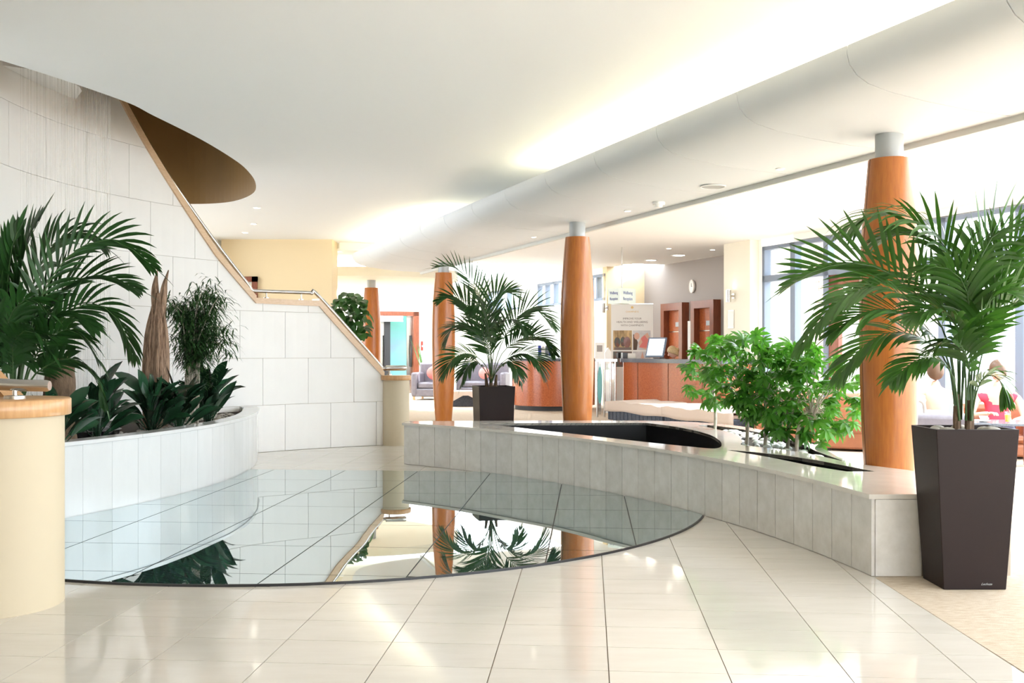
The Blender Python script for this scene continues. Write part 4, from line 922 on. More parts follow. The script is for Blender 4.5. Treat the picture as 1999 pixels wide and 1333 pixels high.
def on_desk(px, v): x, y = onv(px, v); return Vector((x, y, ZD))
# touch-screen monitor leaning back on a stand
q = on_desk(1279, 4.72); mo = thing('monitor', q, 'tilted touch screen monitor with blue-grey bezel on the long desk', 'monitor')
ax = Vector((-.55, .35, 0)).normalized(); tiltv = Vector((.30, .30, .93)).normalized(); nn = ax.cross(tiltv).normalized(); tiltv = nn.cross(ax)
cm = q+Vector((.02, 0, .225))
obj('bezel', MB().box(cm, (.40, .035, .43), ax=(ax, nn, tiltv)), M['frame'], mo, bevel=.01)
for sg_ in (-1, 1): obj('screen', MB().box(cm+nn*.019*sg_, (.33, .004, .36), ax=(ax, nn, tiltv)), M['screen'] if sg_ < 0 else M['black'], mo)
obj('stand', MB().tube([q+Vector((.12, .06, 0)), q+Vector((.08, .03, .2))], .014, 8), M['black'], mo, smooth=True)
obj('base', MB().box(q+Vector((.08, .02, .008)), (.22, .16, .016)), M['black'], mo)
def box_item(name, px, v, w, d, h, m_, label, cat, rz=.3):
    q = on_desk(px, v); o = obj(name, MB().box(q+Vector((0, 0, h/2)), (w, d, h), rz), m_, bevel=.004, label=label, cat=cat); return o
box_item('card_box', 1209, 4.72, .10, .10, .12, M['plinth'], 'small dark cube box at the rounded end of the long desk', 'box')
box_item('card_box', 1219, 4.74, .12, .10, .12, M['granite'], 'small grey-blue box beside the dark cube on the long desk', 'box')
q = on_desk(1233, 4.75); tcd = MB()
for s_ in (-1, 1): tcd.box(q+Vector((0, s_*.035, .055)), (.16, .006, .12), ax=(Vector((1, .2, 0)).normalized(), Vector((-.2, 1, s_*.6)).normalized(), Vector((0, -s_*.52, .85)).normalized()))
obj('tent_card', tcd, M['banner'], label='folded white tent card lying on the long desk', cat='card')
def brochure_rack(p, n, label, cols):
    t = thing('brochure_rack', p, label, 'brochure rack')
    obj('holder', MB().box(p+Vector((0, 0, .02)), (.30, .14, .04)).box(p+Vector((0, .06, .12)), (.30, .01, .22)), M['sign'], t)
    for k in range(n): obj('leaflet', MB().box(p+Vector((-.12+k*.24/max(1, n-1), .03-.02*(k % 2), .16)), (.07, .012, .22)), cols[k % len(cols)], t)
brochure_rack(Vector((.72, 21.62, ZD)), 4, 'rack of brochures on the round desk behind the middle palm', [M['blue'], M['banner'], M['granite']])
q = V(1172, 700, 19.9); 
lt = thing('leaflet_stand', (q.x, 20.1, 0), 'tall white leaflet stand beside the middle column', 'leaflet stand')
obj('post', MB().box((q.x, 20.1, .55), (.06, .05, 1.1)), M['steel'], lt)
obj('panel', MB().box((q.x, 20.08, 1.27), (.19, .02, .36)), M['banner'], lt); obj('print', MB().box((q.x, 20.068, 1.33), (.11, .004, .13)), M['taupe'], lt)
q = V(1187, 700, 20.6); obj('donation_box', MB().prism([(q.x-.07, 20.55), (q.x+.07, 20.55), (q.x+.07, 20.7), (q.x-.07, 20.7)], 0, 1.25).add([(q.x-.07, 20.55, 1.25), (q.x+.07, 20.55, 1.25), (q.x+.07, 20.7, 1.25), (q.x-.07, 20.7, 1.25), (q.x, 20.55, 1.35), (q.x, 20.7, 1.35)], [(0, 1, 4), (2, 3, 5), (1, 2, 5, 4), (3, 0, 4, 5)]), M['white'], label='white pedestal box with a gabled top beside the banner', cat='box')
# glazed gate between the desks
gt = thing('glass_gate', V(1182, 818, 19.2)-Vector((0, 0, 0)), 'clear glass gate with steel posts between the two reception desks', 'gate'); gt.location.z = 0
for px in (1166, 1180, 1192, 1201): q = V(px, 700, 19.25); obj('post', MB().tube([(q.x, 19.25, 0), (q.x, 19.25, 1.08)], .02, 10), M['steel'], gt, smooth=True)
qa, qb = V(1165, 700, 19.25), V(1202, 700, 19.25)
obj('pane', MB().box(((qa.x+qb.x)/2, 19.25, .56), (qb.x-qa.x, .012, .95)), M['glass'], gt); obj('top_rail', MB().box(((qa.x+qb.x)/2, 19.25, 1.1), (qb.x-qa.x+.05, .07, .05)), M['steel'], gt)
q = V(1171, 700, 19.2); obj('handle', MB().ell((q.x, 19.2, .62), (.045, .02, .36), 12, 10), M['frost'], gt, smooth=True)
# roll-up banner with printed text and pictures
YB = 21.8; a = V(1193, 593, YB); b = V(1275, 700, YB); bx = (a.x+b.x)/2; bwid = b.x-a.x
bn = thing('rollup_banner', (bx, YB, 0), 'tall white roll-up banner with wellness text behind the long desk', 'banner')
obj('foot', MB().box((bx, YB+.02, .04), (bwid+.02, .2, .08)), M['steel'], bn)
obj('sheet', MB().box((bx, YB, (a.z+.06)/2), (bwid, .008, a.z-.06)), M['banner'], bn)
obj('top_bar', MB().box((bx, YB, a.z), (bwid, .02, .02)), M['steel'], bn)
def bt(s, size, py, m_): text('lettering', s, size, m_, bn, facing((bx, YB-.006, V(0, py, YB).z), (0, -1)))
bt('CHAMPNEYS', .050, 608.5, M['gold']); bt('IMPROVE YOUR', .058, 622, M['text']); bt('HEALTH AND WELLBEING', .058, 628.6, M['text']); bt('WITH CHAMPNEYS', .058, 635.2, M['text'])
obj('emblem', MB().lathe([(.028, 0), (.028, .004)], (0, 0, 0), 14), M['gold'], bn).matrix_basis = Matrix.Translation((bx, YB-.004, V(0, 600, YB).z)) @ Matrix.Rotation(R_(90), 4, 'X')
pic_g = mat('autumn_print', (.72, .50, .26), .7, col2=(.26, .18, .09), scale=7, stretch=(3, 1, .6)); pic_t = mat('teal_print', (.07, .15, .15), .7, col2=(.25, .09, .06), scale=9); pic_p = mat('grey_print', (.75, .72, .72), .7, var=.3, scale=5)
def pic(x0, y0, x1, y1, base, shapes):
    p, q = V(x0, y0, YB), V(x1, y1, YB); f_ = obj('picture', MB().box(((p.x+q.x)/2, YB-.006, (p.z+q.z)/2), (q.x-p.x, .003, p.z-q.z)), base, bn)
    for k_, (s_, m_) in enumerate(shapes):
        mm = MB(); vs = [V(x, y, YB) for x, y in s_]; n = len(vs); mm.add([(v.x, YB-.0085-.0015*k_, v.z) for v in vs], [tuple(range(n))]); obj('print', mm, m_, f_)
cir = lambda x, y, rx, ry, n=12: [(x+rx*math.cos(2*math.pi*i/n), y-ry*math.sin(2*math.pi*i/n)) for i in range(n)]
pic(1197, 645, 1233.5, 683, pic_g, [(cir(1205, 668, 6, 10), pic_t), (cir(1216, 667, 5, 10), pic_t), (cir(1224, 668, 7, 11), M['mahog']), ([(1199, 683), (1232, 683), (1232, 678), (1199, 678)], M['text'])])
pic(1235.5, 645, 1270, 683, pic_p, [([(1236, 683), (1243, 683), (1245, 668), (1240, 655), (1236, 652)], M['darkhair']), (cir(1243, 656, 5.5, 7), M['skin']), ([(1262, 683), (1269, 660), (1264, 649), (1252, 658), (1246, 670), (1250, 678)], M['skin']), ([(1247, 678), (1267, 679), (1266, 664), (1258, 654), (1251, 661), (1254, 668)], M['pink'])])
pic(1197, 686, 1233.5, 716, pic_t, []); pic(1235.5, 686, 1270, 716, pic_p, [([(1246, 716), (1254, 686), (1262, 716)], M['skin'])])
# hanging two-faced sign
hs_ = thing('hanging_sign', V(1211, 592, 18.7), 'pale hanging reception sign with blue lettering on two faces', 'sign')
Yh = 18.7; cz = (V(0, 562, Yh).z+V(0, 592, Yh).z)/2; c0 = V(1210, 577, Yh); l0 = V(1187, 577, Yh+.22); r0 = V(1241, 577, Yh+.20); bk_ = Vector((l0.x+r0.x-c0.x, l0.y+r0.y-c0.y, 0))
obj('box', MB().prism([(c0.x, c0.y), (r0.x, r0.y), (bk_.x, bk_.y), (l0.x, l0.y)], cz-.145, cz+.145), M['sign'], hs_)
obj('rod', MB().tube([((l0.x+r0.x)/2, (l0.y+r0.y)/2, cz+.14), ((l0.x+r0.x)/2, (l0.y+r0.y)/2, HL)], .011, 8), M['steel'], hs_, smooth=True)
for p, s_, sz in ((r0, 'Wellbeing', .088), (l0, 'Wellbeing', .080)):
    e = (p-c0); nrm = Vector((e.y, -e.x)) if p is r0 else Vector((-e.y, e.x))
    for dz, tx in ((.055, 'Wellbeing'), (-.055, 'Reception')): text('lettering', tx, sz, M['blue'], hs_, facing(Vector(((c0.x+p.x)/2, (c0.y+p.y)/2, cz+dz))+Vector((nrm.x, nrm.y, 0)).normalized()*.002, (nrm.x, nrm.y)) @ Matrix.Diagonal((.62, 1, 1, 1)))
# wall things: clock, sconces, plaque, radiator
x, y = onv(1352, 6.38); zc = H+126/F*y
ck = thing('wall_clock', (x, y, zc-.2), 'oval white wall clock above the lift doors', 'clock'); mrot = facing((x, y, zc), -N)
ring = MB().lathe([(.135, 0), (.135, .035), (.12, .04), (.118, .03), (.01, .03)], (0, 0, 0), 28, sx=.75, sy=1.08)
o = obj('case', ring, M['banner'], ck, smooth=True); o.data.transform(mrot); o = obj('hands', MB().box((0, .03, .034), (.008, .08, .003)).box((.02, .0, .034), (.05, .007, .003)), M['black'], ck); o.data.transform(mrot)
def sconce(px, py, v, label):
    x, y = onv(px, v); z = H+(685-py)/F*y; t = thing('wall_sconce', (x, y, z-.1), label, 'wall lamp')
    c = Vector((x, y, z))-Vector((N.x, N.y, 0))*.12
    obj('lamp_body', MB().lathe([(.05, -.11), (.05, .11)], c, 18), M['steel'], t, smooth=True); obj('arm', MB().tube([c, Vector((x, y, z))], .016, 8), M['steel'], t, smooth=True)
    obj('wall_plate', MB().box((x-N.x*.012, y-N.y*.012, z), (.02, .08, .1), math.atan2(N.y, N.x)), M['steel'], t); obj('bulb', MB().lathe([(.04, .105), (.04, .112)], c, 14), M['lamp'], t)
sconce(1433, 578, 5.2, 'steel cylinder wall lamp on the pale pier'); sconce(1186, 601, 5.4, 'steel cylinder wall lamp left of the banner top')
def plq(name, px0, px1, py0, py1, v, m_, label, cat, th=.02, fm=None):
    u0, u1 = uof(px1, v), uof(px0, v); y = onv((px0+px1)/2, v)[1]; z0, z1 = H-(py1-HY)/F*y, H-(py0-HY)/F*y
    t = thing(name, W((u0+u1)/2, v, z0), label, cat); obj('frame', plate(MB(), u0, u1, v-th, v, z0, z1), fm or M['steel'], t); obj('face', plate(MB(), u0+.015, u1-.015, v-th-.003, v-th, z0+.02, z1-.02), m_, t); return t
plq('framed_notice', 1423, 1434, 605, 641, 5.2, M['banner'], 'small framed notice under the lamp on the pale pier', 'notice')
x, y = onv(1350, 6.3)
rd = thing('radiator', (x, y, 0), 'tall white panel radiator between the lift doors', 'radiator'); u_ = uof(1350, 6.3)
for k in range(4): obj('panel', plate(MB(), u_-.16+k*.082, u_-.16+k*.082+.074, 6.30, 6.36, .3, 1.93), M['white'], rd)
# fittings on the far wall
fc = thing('fire_call_point', W(UE, vat(823, UE), 1.6), 'red fire call point beside the spa doorway', 'fire alarm'); obj('case', plate(MB(), UE-.05, UE, vat(821.5, UE), vat(826, UE), H+1/F*30, H+19/F*30), M['red'], fc); obj('symbol', plate(MB(), UE-.053, UE-.05, vat(822.5, UE), vat(825, UE), H+8/F*30, H+11/F*30), M['white'], fc)
YB2 = 27.5; a = V(826, 633, YB2); b = V(851, 640, YB2)
b4 = thing('rollup_banner', ((a.x+b.x)/2, YB2, 0), 'pale blue roll-up banner half hidden by the column left of the middle palm', 'banner')
obj('sheet', MB().box(((a.x+b.x)/2, YB2, a.z/2+.03), (b.x-a.x, .01, a.z-.06)), M['sign'], b4); obj('foot', MB().box(((a.x+b.x)/2, YB2, .04), (b.x-a.x, .2, .08)), M['steel'], b4)
obj('picture', MB().box(((a.x+b.x)/2, YB2-.007, 1.0), (b.x-a.x-.08, .003, 1.5)), mat('beach_print', (.62, .78, .86), .7, col2=(.42, .56, .60), scale=1.4, stretch=(.2, .2, 1.5)), b4)
text('lettering', 'L I', .10, M['text'], b4, facing(((a.x+b.x)/2-.05, YB2-.01, V(0, 645, YB2).z), (0, -1)))
# ================================================================== lounge furniture
def armchair(name, c, rz, w, d, hb, ha, hs, m_, label, cat='armchair', group=None, legs=True, cush=None):
    t = thing(name, (c[0], c[1], 0), label, cat, group); cs, sn = math.cos(rz), math.sin(rz)
    L2 = lambda x, y, z: (c[0]+x*cs-y*sn, c[1]+x*sn+y*cs, z)
    def bx_(nm, x, y, z, dx, dy, dz, bv=.03, mm=None):
        return obj(nm, MB().box(L2(x, y, z), (dx, dy, dz), rz), mm or m_, t, bevel=bv, smooth=True, ang=60)
    aw = .16 if w > .6 else .12; lg = .10 if legs else .04
    bx_('base', 0, 0, (lg+hs*.62)/2+.0, w-.02, d-.04, hs*.62-lg+.02); bx_('seat_cushion', 0, -.06, hs*.82, w-2*aw, d-.22, hs*.36, .05)
    bx_('backrest', 0, d/2-.1, (hs*.5+hb)/2, w-.04, .2, hb-hs*.5, .06)
    for s_ in (-1, 1): bx_('armrest', s_*(w/2-aw/2), -.01, (lg+ha)/2, aw, d-.02, ha-lg, .05)
    for x in (-1, 1):
        for y in (-1, 1): obj('leg', MB().box(L2(x*(w/2-.07), y*(d/2-.07), lg/2), (.05, .05, lg), rz), M['oak'] if legs else M['plinth'], t)
    return t
pA = GP(834, 785); armchair('leather_armchair', (pA.x+.0, 26.3), R_(-12), .88, .9, .98, .72, .46, M['grey_leather'], 'grey leather armchair left of the column by the spa door', 'armchair', 'grey leather lobby seats')
cs_ = thing('cushion', (-2.05, 26.25, .5), 'coral pink cushion on the grey leather armchair', 'cushion'); obj('pillow', MB().ell((-2.02, 26.12, .70), (.22, .09, .2), 14, 8, ax=(Vector((1, 0, 0)), Vector((0, .95, .3)), Vector((0, -.3, .95)))), M['pink'], cs_, smooth=True)
armchair('leather_sofa', (-.78, 27.2), R_(-8), 1.35, .9, .96, .70, .46, M['grey_leather'], 'grey leather sofa between the column and the middle palm', 'sofa', 'grey leather lobby seats')
obj('cushion', MB().ell((-.75, 26.85, .68), (.15, .08, .16), 12, 8), M['pink'], smooth=True, label='small coral cushion on the grey leather sofa', cat='cushion')
ct = thing('coffee_table', (-1.25, 23.2, 0), 'low dark wicker table under a pale cloth left of the middle palm', 'table')
ctm = Vector((-1.12, 23.2)); obj('base', MB().box((ctm.x, ctm.y, .17), (.62, .62, .34)), M['wicker'], ct)
m_ = MB(); n = 24; vs = []
for i in range(n): a = 2*math.pi*i/n; r = .40; vs.append((ctm.x+r*math.cos(a), ctm.y+r*math.sin(a), .352))
for i in range(n): a = 2*math.pi*i/n; r = .45+.015*math.sin(4*a); vs.append((ctm.x+r*math.cos(a), ctm.y+r*math.sin(a), .20+.07*math.sin(4*a+1)))
m_.add(vs, [tuple(range(n))]+[(i+n, (i+1) % n+n, (i+1) % n, i) for i in range(n)]); obj('cloth', m_, M['towel'], ct, smooth=True)
gp_ = thing('grass_plant', W(UE-1.2, vat(828, UE-1.2)), 'thin arching grass plant beside the spa doorway', 'potted plant'); g0 = gp_.location.copy()
obj('pot', MB().lathe([(.16, 0), (.2, .5), (.18, .5), (.17, .45), (.01, .45)], g0, 20), M['plinth'], gp_, smooth=True)
for k in range(9): a = k*.7; obj('leaf', MB().blade(g0+Vector((0, 0, .46)), (math.cos(a)*.35, math.sin(a)*.35, 1.2), (math.cos(a), math.sin(a), .2), 1.15+.1*(k % 3), .05, 7, .35), M['ficus'], gp_, smooth=True)
# wicker daybeds with towels
def daybed(u0, u1, v0, v1, label, lab2):
    t = thing('wicker_daybed', W((u0+u1)/2, (v0+v1)/2), label, 'daybed', 'wicker daybeds'); obj('base', plate(MB(), u0, u1, v0, v1, .04, .29), M['wicker'], t, bevel=.02)
    obj('mattress', plate(MB(), u0+.02, u1-.02, v0+.02, v1-.02, .29, .35), M['towel'], t, bevel=.02)
    for k in range(14): uu = u0+(u1-u0)*(k+.5)/14; obj('weave_strand', MB().tube([W(uu, v0-.004, .05), W(uu, v0-.004, .28)], .008, 5), M['wicker'], t)
    for a_ in (u0+.1, u1-.1):
        for b_ in (v0+.1, v1-.1): obj('leg', MB().box(W(a_, b_, .02), (.06, .06, .04)), M['plinth'], t)
    m_ = MB(); nu, nv = 18, 12; vs = []; fs = []
    for i in range(nu+1):
        for j in range(nv+1):
            uu = u0-.03+(u1-u0+.06)*i/nu; s_ = j/nv; bump_ = .010*math.sin(7*uu+4*s_)+.008*math.sin(13*uu)
            if s_ < .25: vv_ = v0-.02; z = .374-(.25-s_)/.25*(.17+.012*math.sin(5*uu))
            else: vv_ = v0-.02+(v1-v0+.02)*(s_-.25)/.75; z = .372+bump_
            vs.append(W(uu, vv_+bump_*.6, z))
    for i in range(nu):
        for j in range(nv): a_ = i*(nv+1)+j; fs.append((a_, a_+1, a_+nv+2, a_+nv+1))
    m_.add(vs, fs); o = obj('towel', m_, M['towel'], smooth=True, label=lab2, cat='towel'); md = o.modifiers.new('thick', 'SOLIDIFY'); md.thickness = .012; md.offset = 1
ud0, ud1 = uof(1482, 3.5), uof(1229, 3.5); um = (ud0+ud1)/2
daybed(um+.03, ud1, 3.05, 3.95, 'wicker daybed nearer the glass gate, in front of the long desk', 'beige towel draped over the daybed nearer the glass gate')
daybed(ud0, um-.03, 3.05, 3.95, 'wicker daybed half hidden behind the schefflera trees', 'beige towel draped over the daybed behind the schefflera trees')
x, y = (1655-CX)/F*12.7, 12.7
armchair('tan_armchair', (x+.25, 12.95), R_(155), .85, .8, .74, .60, .42, M['brown_leather'], 'tan leather tub chair beside the near orange column, seen from behind', 'armchair', 'tan leather lounge chairs', False)
armchair('tan_armchair', (3.85, 14.0), R_(165), .85, .8, .72, .60, .42, M['brown_leather'], 'tan leather tub chair behind the rightmost schefflera tree', 'armchair', 'tan leather lounge chairs', False)
armchair('tan_armchair', (5.91, 12.15), R_(-20), .95, .8, .62, .46, .27, M['brown_leather'], 'tan leather chair under the woman in red', 'armchair', 'tan leather lounge chairs', False)
armchair('grey_armchair', (4.80, 11.5), R_(160), .95, .8, .58, .48, .28, M['grey_leather'], 'grey chair of the person in white, seen from behind', 'armchair', None, False)
tb = thing('lounge_table', (5.45, 10.95, 0), 'low glass topped lounge table in front of the woman in red', 'table')
obj('top', MB().box((5.45, 10.95, .49), (.85, .7, .025), R_(-20)), M['granite'], tb, bevel=.005)
for sx in (-1, 1):
    for sy in (-1, 1): obj('leg', MB().box((5.45+sx*.34, 10.95+sy*.26, .2385), (.05, .05, .477), R_(-20)), M['mahog'], tb)
jg = thing('juice_glass', (5.38, 10.8, .5025), 'glass of orange juice on the lounge table', 'glass'); obj('tumbler', MB().lathe([(.028, 0), (.034, .12), (.031, .12), (.026, .01)], jg.location, 16), M['glass'], jg, smooth=True); obj('juice', MB().lathe([(.025, .01), (.030, .085)], jg.location, 14), M['juice'], jg, smooth=True)
for k, (dx, dy) in enumerate([(-.28, .02), (.22, -.06)]):
    cp = thing('coffee_cup', (5.45+dx, 10.9+dy, .5025), ['white coffee cup at the left of the lounge table', 'white coffee cup at the right of the lounge table'][k], 'cup', 'cups on the lounge table')
    obj('saucer', MB().lathe([(.03, 0), (.075, .012), (.07, .014), (.03, .005)], cp.location, 18), M['white'], cp, smooth=True); obj('bowl', MB().lathe([(.02, .006), (.04, .05), (.043, .065), (.038, .065), (.02, .012)], cp.location, 18), M['white'], cp, smooth=True)
    obj('handle', MB().tube([Vector(cp.location)+Vector((.04+.02*math.sin(i*.52), 0, .02+.035*(i/6))) for i in range(7)], .005, 6), M['white'], cp, smooth=True)
# ================================================================== ceiling fittings
def downlight(px, py, z, r, label, cat='downlight', lit=True):
    p = GP(px, py, z); t = thing('downlight', p, label, cat, 'round ceiling downlights')
    obj('rim', MB().lathe([(r, .002), (r, -.008), (r*.8, -.010), (r*.78, .002)], p, 24, cap=False), M['white'], t, smooth=True); obj('lens', MB().lathe([(r*.8, -.004), (r*.8, .0)], p, 20), M['lamp'], t)
for a in ((502, 405, HC, .06, 'downlight in the main ceiling nearest the stairwell opening'), (495, 436.5, HC, .06, 'middle downlight in the main ceiling above the stair'), (479, 453.5, HC, .06, 'downlight in the main ceiling nearest the cream wall'),
          (1325, 498, HL, .16, 'large round lit downlight over the reception alcove'), (1306, 484.5, HL, .06, 'small downlight left of the large round one over reception'), (1391, 487, HL, .06, 'small downlight near the pale pier over reception'), (1271, 507.5, HL, .14, 'round downlight over the taupe wall corner'), (1225, 516, HL, .14, 'round downlight above the hanging sign')):
    downlight(*a)
def bulk_z(x, y):
    v = (Vector((x, y))-O1).dot(N)
    for (v0, z0), (v1, z1) in zip(PROF[4:9], PROF[5:9]):
        if v0 <= v <= v1: return z0+(z1-z0)*(v-v0)/(v1-v0)
    return 2.83
for px, py, lab in ((1523, 329, 'small downlight in the bulkhead near the first column'), (1225, 411, 'small downlight in the bulkhead left of the smoke detector'), (1042, 462, 'small downlight in the bulkhead left of the middle column')):
    z = 2.83
    for _ in range(4): q = GP(px, py, z); z = bulk_z(q.x, q.y)
    downlight(px, py, z, .04, lab)
q = GP(1392, 364, 2.833); sp = thing('ceiling_speaker', q, 'flush oval speaker grille in the bulkhead', 'speaker'); obj('grille', MB().lathe([(.11, -.004), (.11, .004)], q, 28), M['neck'], sp, smooth=True); obj('rim', MB().lathe([(.12, .002), (.12, -.005), (.11, -.007), (.108, .002)], q, 28, cap=False), M['white'], sp, smooth=True)
q = GP(1286, 395, 2.833); sd_ = thing('smoke_detector', q, 'white smoke detector under the bulkhead', 'smoke detector'); obj('base', MB().lathe([(.065, .003), (.065, -.02), (.058, -.028)], q, 24), M['white'], sd_, smooth=True); obj('sensor', MB().lathe([(.04, -.027), (.036, -.05), (.02, -.056)], q, 20), M['white'], sd_, smooth=True)
# ================================================================== people
def skin_body(name, pts, edges, m_, parent, root=0, sub=2):
    me = bpy.data.meshes.new(name); me.from_pydata([p[:3] for p in pts], edges, []); me.materials.append(m_)
    o = link(name, me, parent); md = o.modifiers.new('skin', 'SKIN'); md.use_smooth_shade = True
    for i, p in enumerate(pts):
        sv = me.skin_vertices[0].data[i]; r = p[3]; sv.radius = (r, p[4] if len(p) > 4 else r); sv.use_root = (i == root)
    s_ = o.modifiers.new('sub', 'SUBSURF'); s_.levels = sub; s_.render_levels = sub; return o
def head(root, c, face, m_hair, bun=False, r=.098):
    """c head centre, face unit direction; skull, nose, ears, eyes, lips, hair"""
    f = Vector(face).normalized(); s = Vector((-f.y, f.x, 0)).normalized(); u = s.cross(f)*-1; u = u if u.z > 0 else -u; ax = (s, f, u); c = Vector(c)
    m_ = MB(); m_.ell(c, (r*.78, r*.98, r*1.2), 20, 14, ax=ax); m_.ell(c+f*r*.22-u*r*.55, (r*.58, r*.62, r*.62), 14, 10, ax=ax)
    m_.ell(c+f*r*1.0-u*r*.18, (r*.13, r*.2, r*.24), 8, 6, ax=ax)
    for k in (-1, 1): m_.ell(c+s*k*r*.8-u*r*.1-f*r*.05, (r*.08, r*.16, r*.26), 8, 6, ax=ax)
    h_ = obj('head', m_, M['skin'], root, smooth=True, ang=180)
    for k in (-1, 1):
        obj('eye', MB().ell(c+f*r*.87+s*k*r*.32+u*r*.06, (r*.13, r*.06, r*.07), 8, 5, ax=ax), M['white'], h_, smooth=True); obj('eyebrow', MB().ell(c+f*r*.86+s*k*r*.33+u*r*.26, (r*.2, r*.06, r*.04), 8, 4, ax=ax), m_hair, h_)
    obj('lips', MB().ell(c+f*r*.86-u*r*.58, (r*.24, r*.07, r*.07), 8, 5, ax=ax), M['pink'], h_, smooth=True)
    hm = MB(); n, k_ = 20, 9
    vs = []; fs = []
    for i in range(k_+1):
        for j in range(n):
            g = 2*math.pi*j/n; fr_ = math.sin(g); lim = (.36+.30*(1-fr_)/2*1.6)*math.pi; a_ = lim*i/k_; w_ = 1.09+.02*math.sin(7*g)
            vs.append(c+s*(r*.80*w_*math.sin(a_)*math.cos(g))+f*(r*1.0*w_*math.sin(a_)*math.sin(g)-r*.05)+u*(r*1.24*w_*math.cos(a_)))
    for i in range(k_):
        for j in range(n): q = (j+1) % n; fs.append((i*n+j, (i+1)*n+j, (i+1)*n+q, i*n+q))
    hm.add(vs, fs)
    if bun: hm.ell(c-f*r*1.05+u*r*.1, (r*.42, r*.38, r*.42), 12, 8, ax=ax)
    o = obj('hair', hm, m_hair, root, smooth=True, ang=180); md = o.modifiers.new('thick', 'SOLIDIFY'); md.thickness = .008; return f, s, u
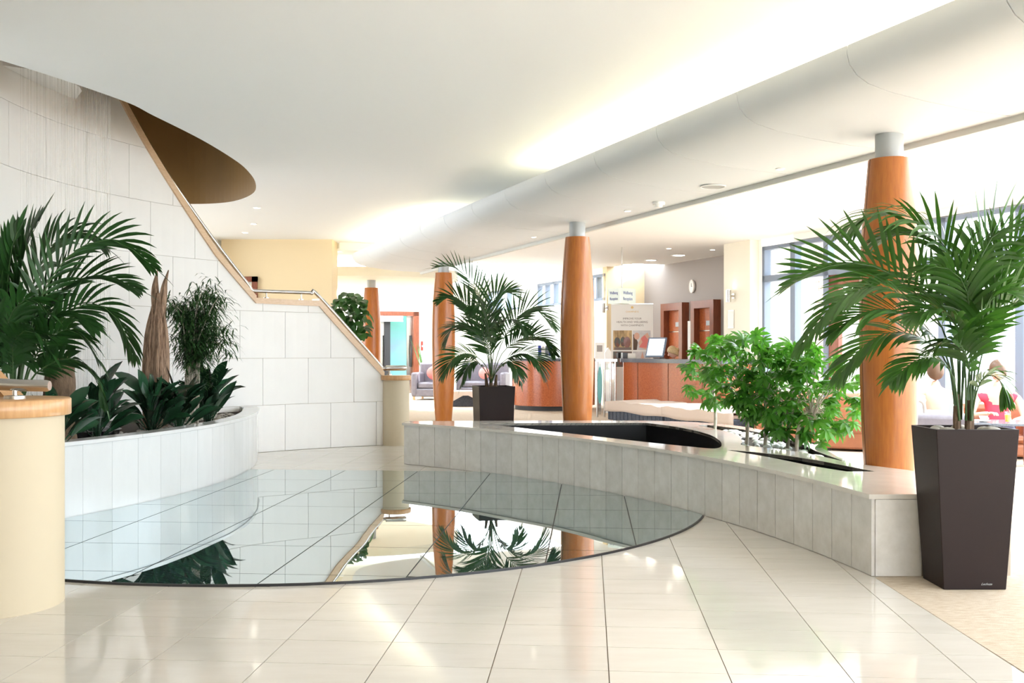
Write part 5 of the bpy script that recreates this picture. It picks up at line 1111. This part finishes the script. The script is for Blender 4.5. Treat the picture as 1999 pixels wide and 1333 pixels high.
def seated(name, x, y, rz, seat, label, m_top, m_leg, m_hair, bun=False, arms='lap', look=None, fingers=True, top_sleeve=.3):
    """seated figure facing local -Y turned by rz; hips at seat height"""
    t = thing(name, (x, y, 0), label, 'person'); cs, sn = math.cos(rz), math.sin(rz)
    G = lambda a, b, c: (x+a*cs-b*sn, y+a*sn+b*cs, c); z = seat
    P = [(*G(0, 0, z+.10), .15, .12), (*G(0, .02, z+.25), .135, .10), (*G(0, .02, z+.42), .155, .105), (*G(0, .01, z+.53), .10, .08), (*G(0, -.005, z+.60), .05, .05), (*G(0, -.015, z+.68), .05, .05)]
    E = [(0, 1), (1, 2), (2, 3), (3, 4), (4, 5)]
    if arms == 'lap': hd = [(-.14, -.34, z+.24), (.14, -.34, z+.24)]; el = [(-.27, -.10, z+.24), (.27, -.10, z+.24)]
    else: hd = [(-.10, -.42, z+.30), (.16, -.40, z+.22)]; el = [(-.29, -.14, z+.25), (.29, -.14, z+.24)]
    for k, sg_ in enumerate((-1, 1)):
        b = len(P); P += [(*G(sg_*.17, .01, z+.50), .065, .065), (*G(sg_*.235, -.01, z+.43), .052, .052), (*G(*el[k]), .042, .042), (*G(*hd[k]), .028, .028)]
        E += [(3, b), (b, b+1), (b+1, b+2), (b+2, b+3)]
    for sg_ in (-1, 1):
        b = len(P); P += [(*G(sg_*.10, -.04, z+.08), .09, .085), (*G(sg_*.13, -.44, z+.08), .065, .065), (*G(sg_*.13, -.46, z*.45), .052, .052), (*G(sg_*.13, -.44, .07), .037, .037), (*G(sg_*.13, -.56, .035), .032, .03)]
        E += [(0, b), (b, b+1), (b+1, b+2), (b+2, b+3), (b+3, b+4)]
    body = skin_body('body', P, E, M['skin'], t)
    TP = [(p[0], p[1], p[2], p[3]+.012, p[4]+.012) for p in P[:4]]+[(*G(s_*.165, .01, z+.50), .075, .075) for s_ in (-1, 1)]+[(*G(s_*.22, -.005, z+.44), .066, .066) for s_ in (-1, 1)]
    TP[3] = (*G(0, .012, z+.505), .11, .09); skin_body('top', TP, [(0, 1), (1, 2), (2, 3), (3, 4), (3, 5), (4, 6), (5, 7)], m_top, t)
    LP = [(*G(0, .01, z+.10), .155, .125)]; LE = []
    for s_ in (-1, 1): b = len(LP); LP += [(*G(s_*.10, -.04, z+.08), .10, .095), (*G(s_*.13, -.44, z+.08), .075, .075), (*G(s_*.13, -.46, z*.45), .062, .062), (*G(s_*.13, -.445, .12), .05, .05)]; LE += [(0, b), (b, b+1), (b+1, b+2), (b+2, b+3)]
    skin_body('trousers', LP, LE, m_leg, t)
    lk = look or (0, -1, -.08); f = Vector(G(lk[0], lk[1], 0))-Vector(G(0, 0, 0)); f.z = lk[2]
    head(t, G(0, -.03, z+.79), f, m_hair, bun)
    for k, sg_ in enumerate((-1, 1)):
        h0 = Vector(G(*hd[k])); e0_ = Vector(G(*el[k])); d = (h0-e0_).normalized(); sd = d.cross(Vector((0, 0, 1))).normalized(); dn = sd.cross(d); dn = dn if dn.z < 0 else -dn
        pts = [(*h0, .022, .022), (*(h0+d*.05), .034, .017), (*(h0+d*.085), .034, .015)]; ed = [(0, 1), (1, 2)]
        skin_body('palm', pts, ed, M['skin'], t, sub=1)
        if fingers:
            for q in range(4):
                o_ = sd*(.027-.018*q); L3 = (.062, .072, .068, .052)[q]; a0 = h0+d*.085+o_
                skin_body('finger', [(*a0, .009), (*(a0+d*L3*.45+dn*.006), .0085), (*(a0+d*L3*.75+dn*.022), .008), (*(a0+d*L3*.9+dn*.040), .007)], [(0, 1), (1, 2), (2, 3)], M['skin'], t, sub=1)
            a0 = h0+d*.04+sd*.03*(-sg_); skin_body('thumb', [(*a0, .011), (*(a0+d*.03+sd*.022*(-sg_)), .010), (*(a0+d*.058+sd*.026*(-sg_)+dn*.01), .008)], [(0, 1), (1, 2)], M['skin'], t, sub=1)
    return t
seated('person', 5.83, 11.95, R_(-25), .25, 'person in a sleeveless coral red top sitting at the lounge table', M['redtop'], M['navy'], M['darkhair'], True, 'table', look=(-.5, -.9, -.35))
seated('person', 4.86, 11.42, R_(160), .27, 'person in a white top sitting with the back to the camera behind the palm', M['whitetop'], M['navy'], M['darkhair'], False, 'lap', fingers=False)
xb, yb = onv(1316, 5.45); xc, yc = onv(1288, 5.55)
seated('person', xb, yb, R_(-95), .46, 'blonde person bending over work behind the long reception desk', M['white'], M['navy'], M['blonde'], True, 'table', look=(0, -1, -.45), fingers=False)
seated('person', xc-.02, yc, R_(85), .47, 'second person half hidden behind the tilted monitor at reception', M['white'], M['navy'], M['blonde'], False, 'table', look=(0, -1, -.35), fingers=False)
for px, v, lab in ((1316, 5.45, 'office chair of the blonde person at reception'), (1288, 5.55, 'office chair of the person behind the tilted monitor')):
    x, y = onv(px, v); oc = thing('office_chair', (x, y, 0), lab, 'chair', 'reception office chairs'); obj('seat', MB().lathe([(.2, .40), (.22, .42), (.22, .46), (.2, .47)], (x, y, 0), 24), M['plinth'], oc, smooth=True); obj('column', MB().tube([(x, y, .05), (x, y, .4)], .025, 10), M['steel'], oc, smooth=True)
    for k in range(5): a = k*1.2566; obj('foot', MB().tube([(x, y, .06), (x+.26*math.cos(a), y+.26*math.sin(a), .03)], .018, 6), M['plinth'], oc)
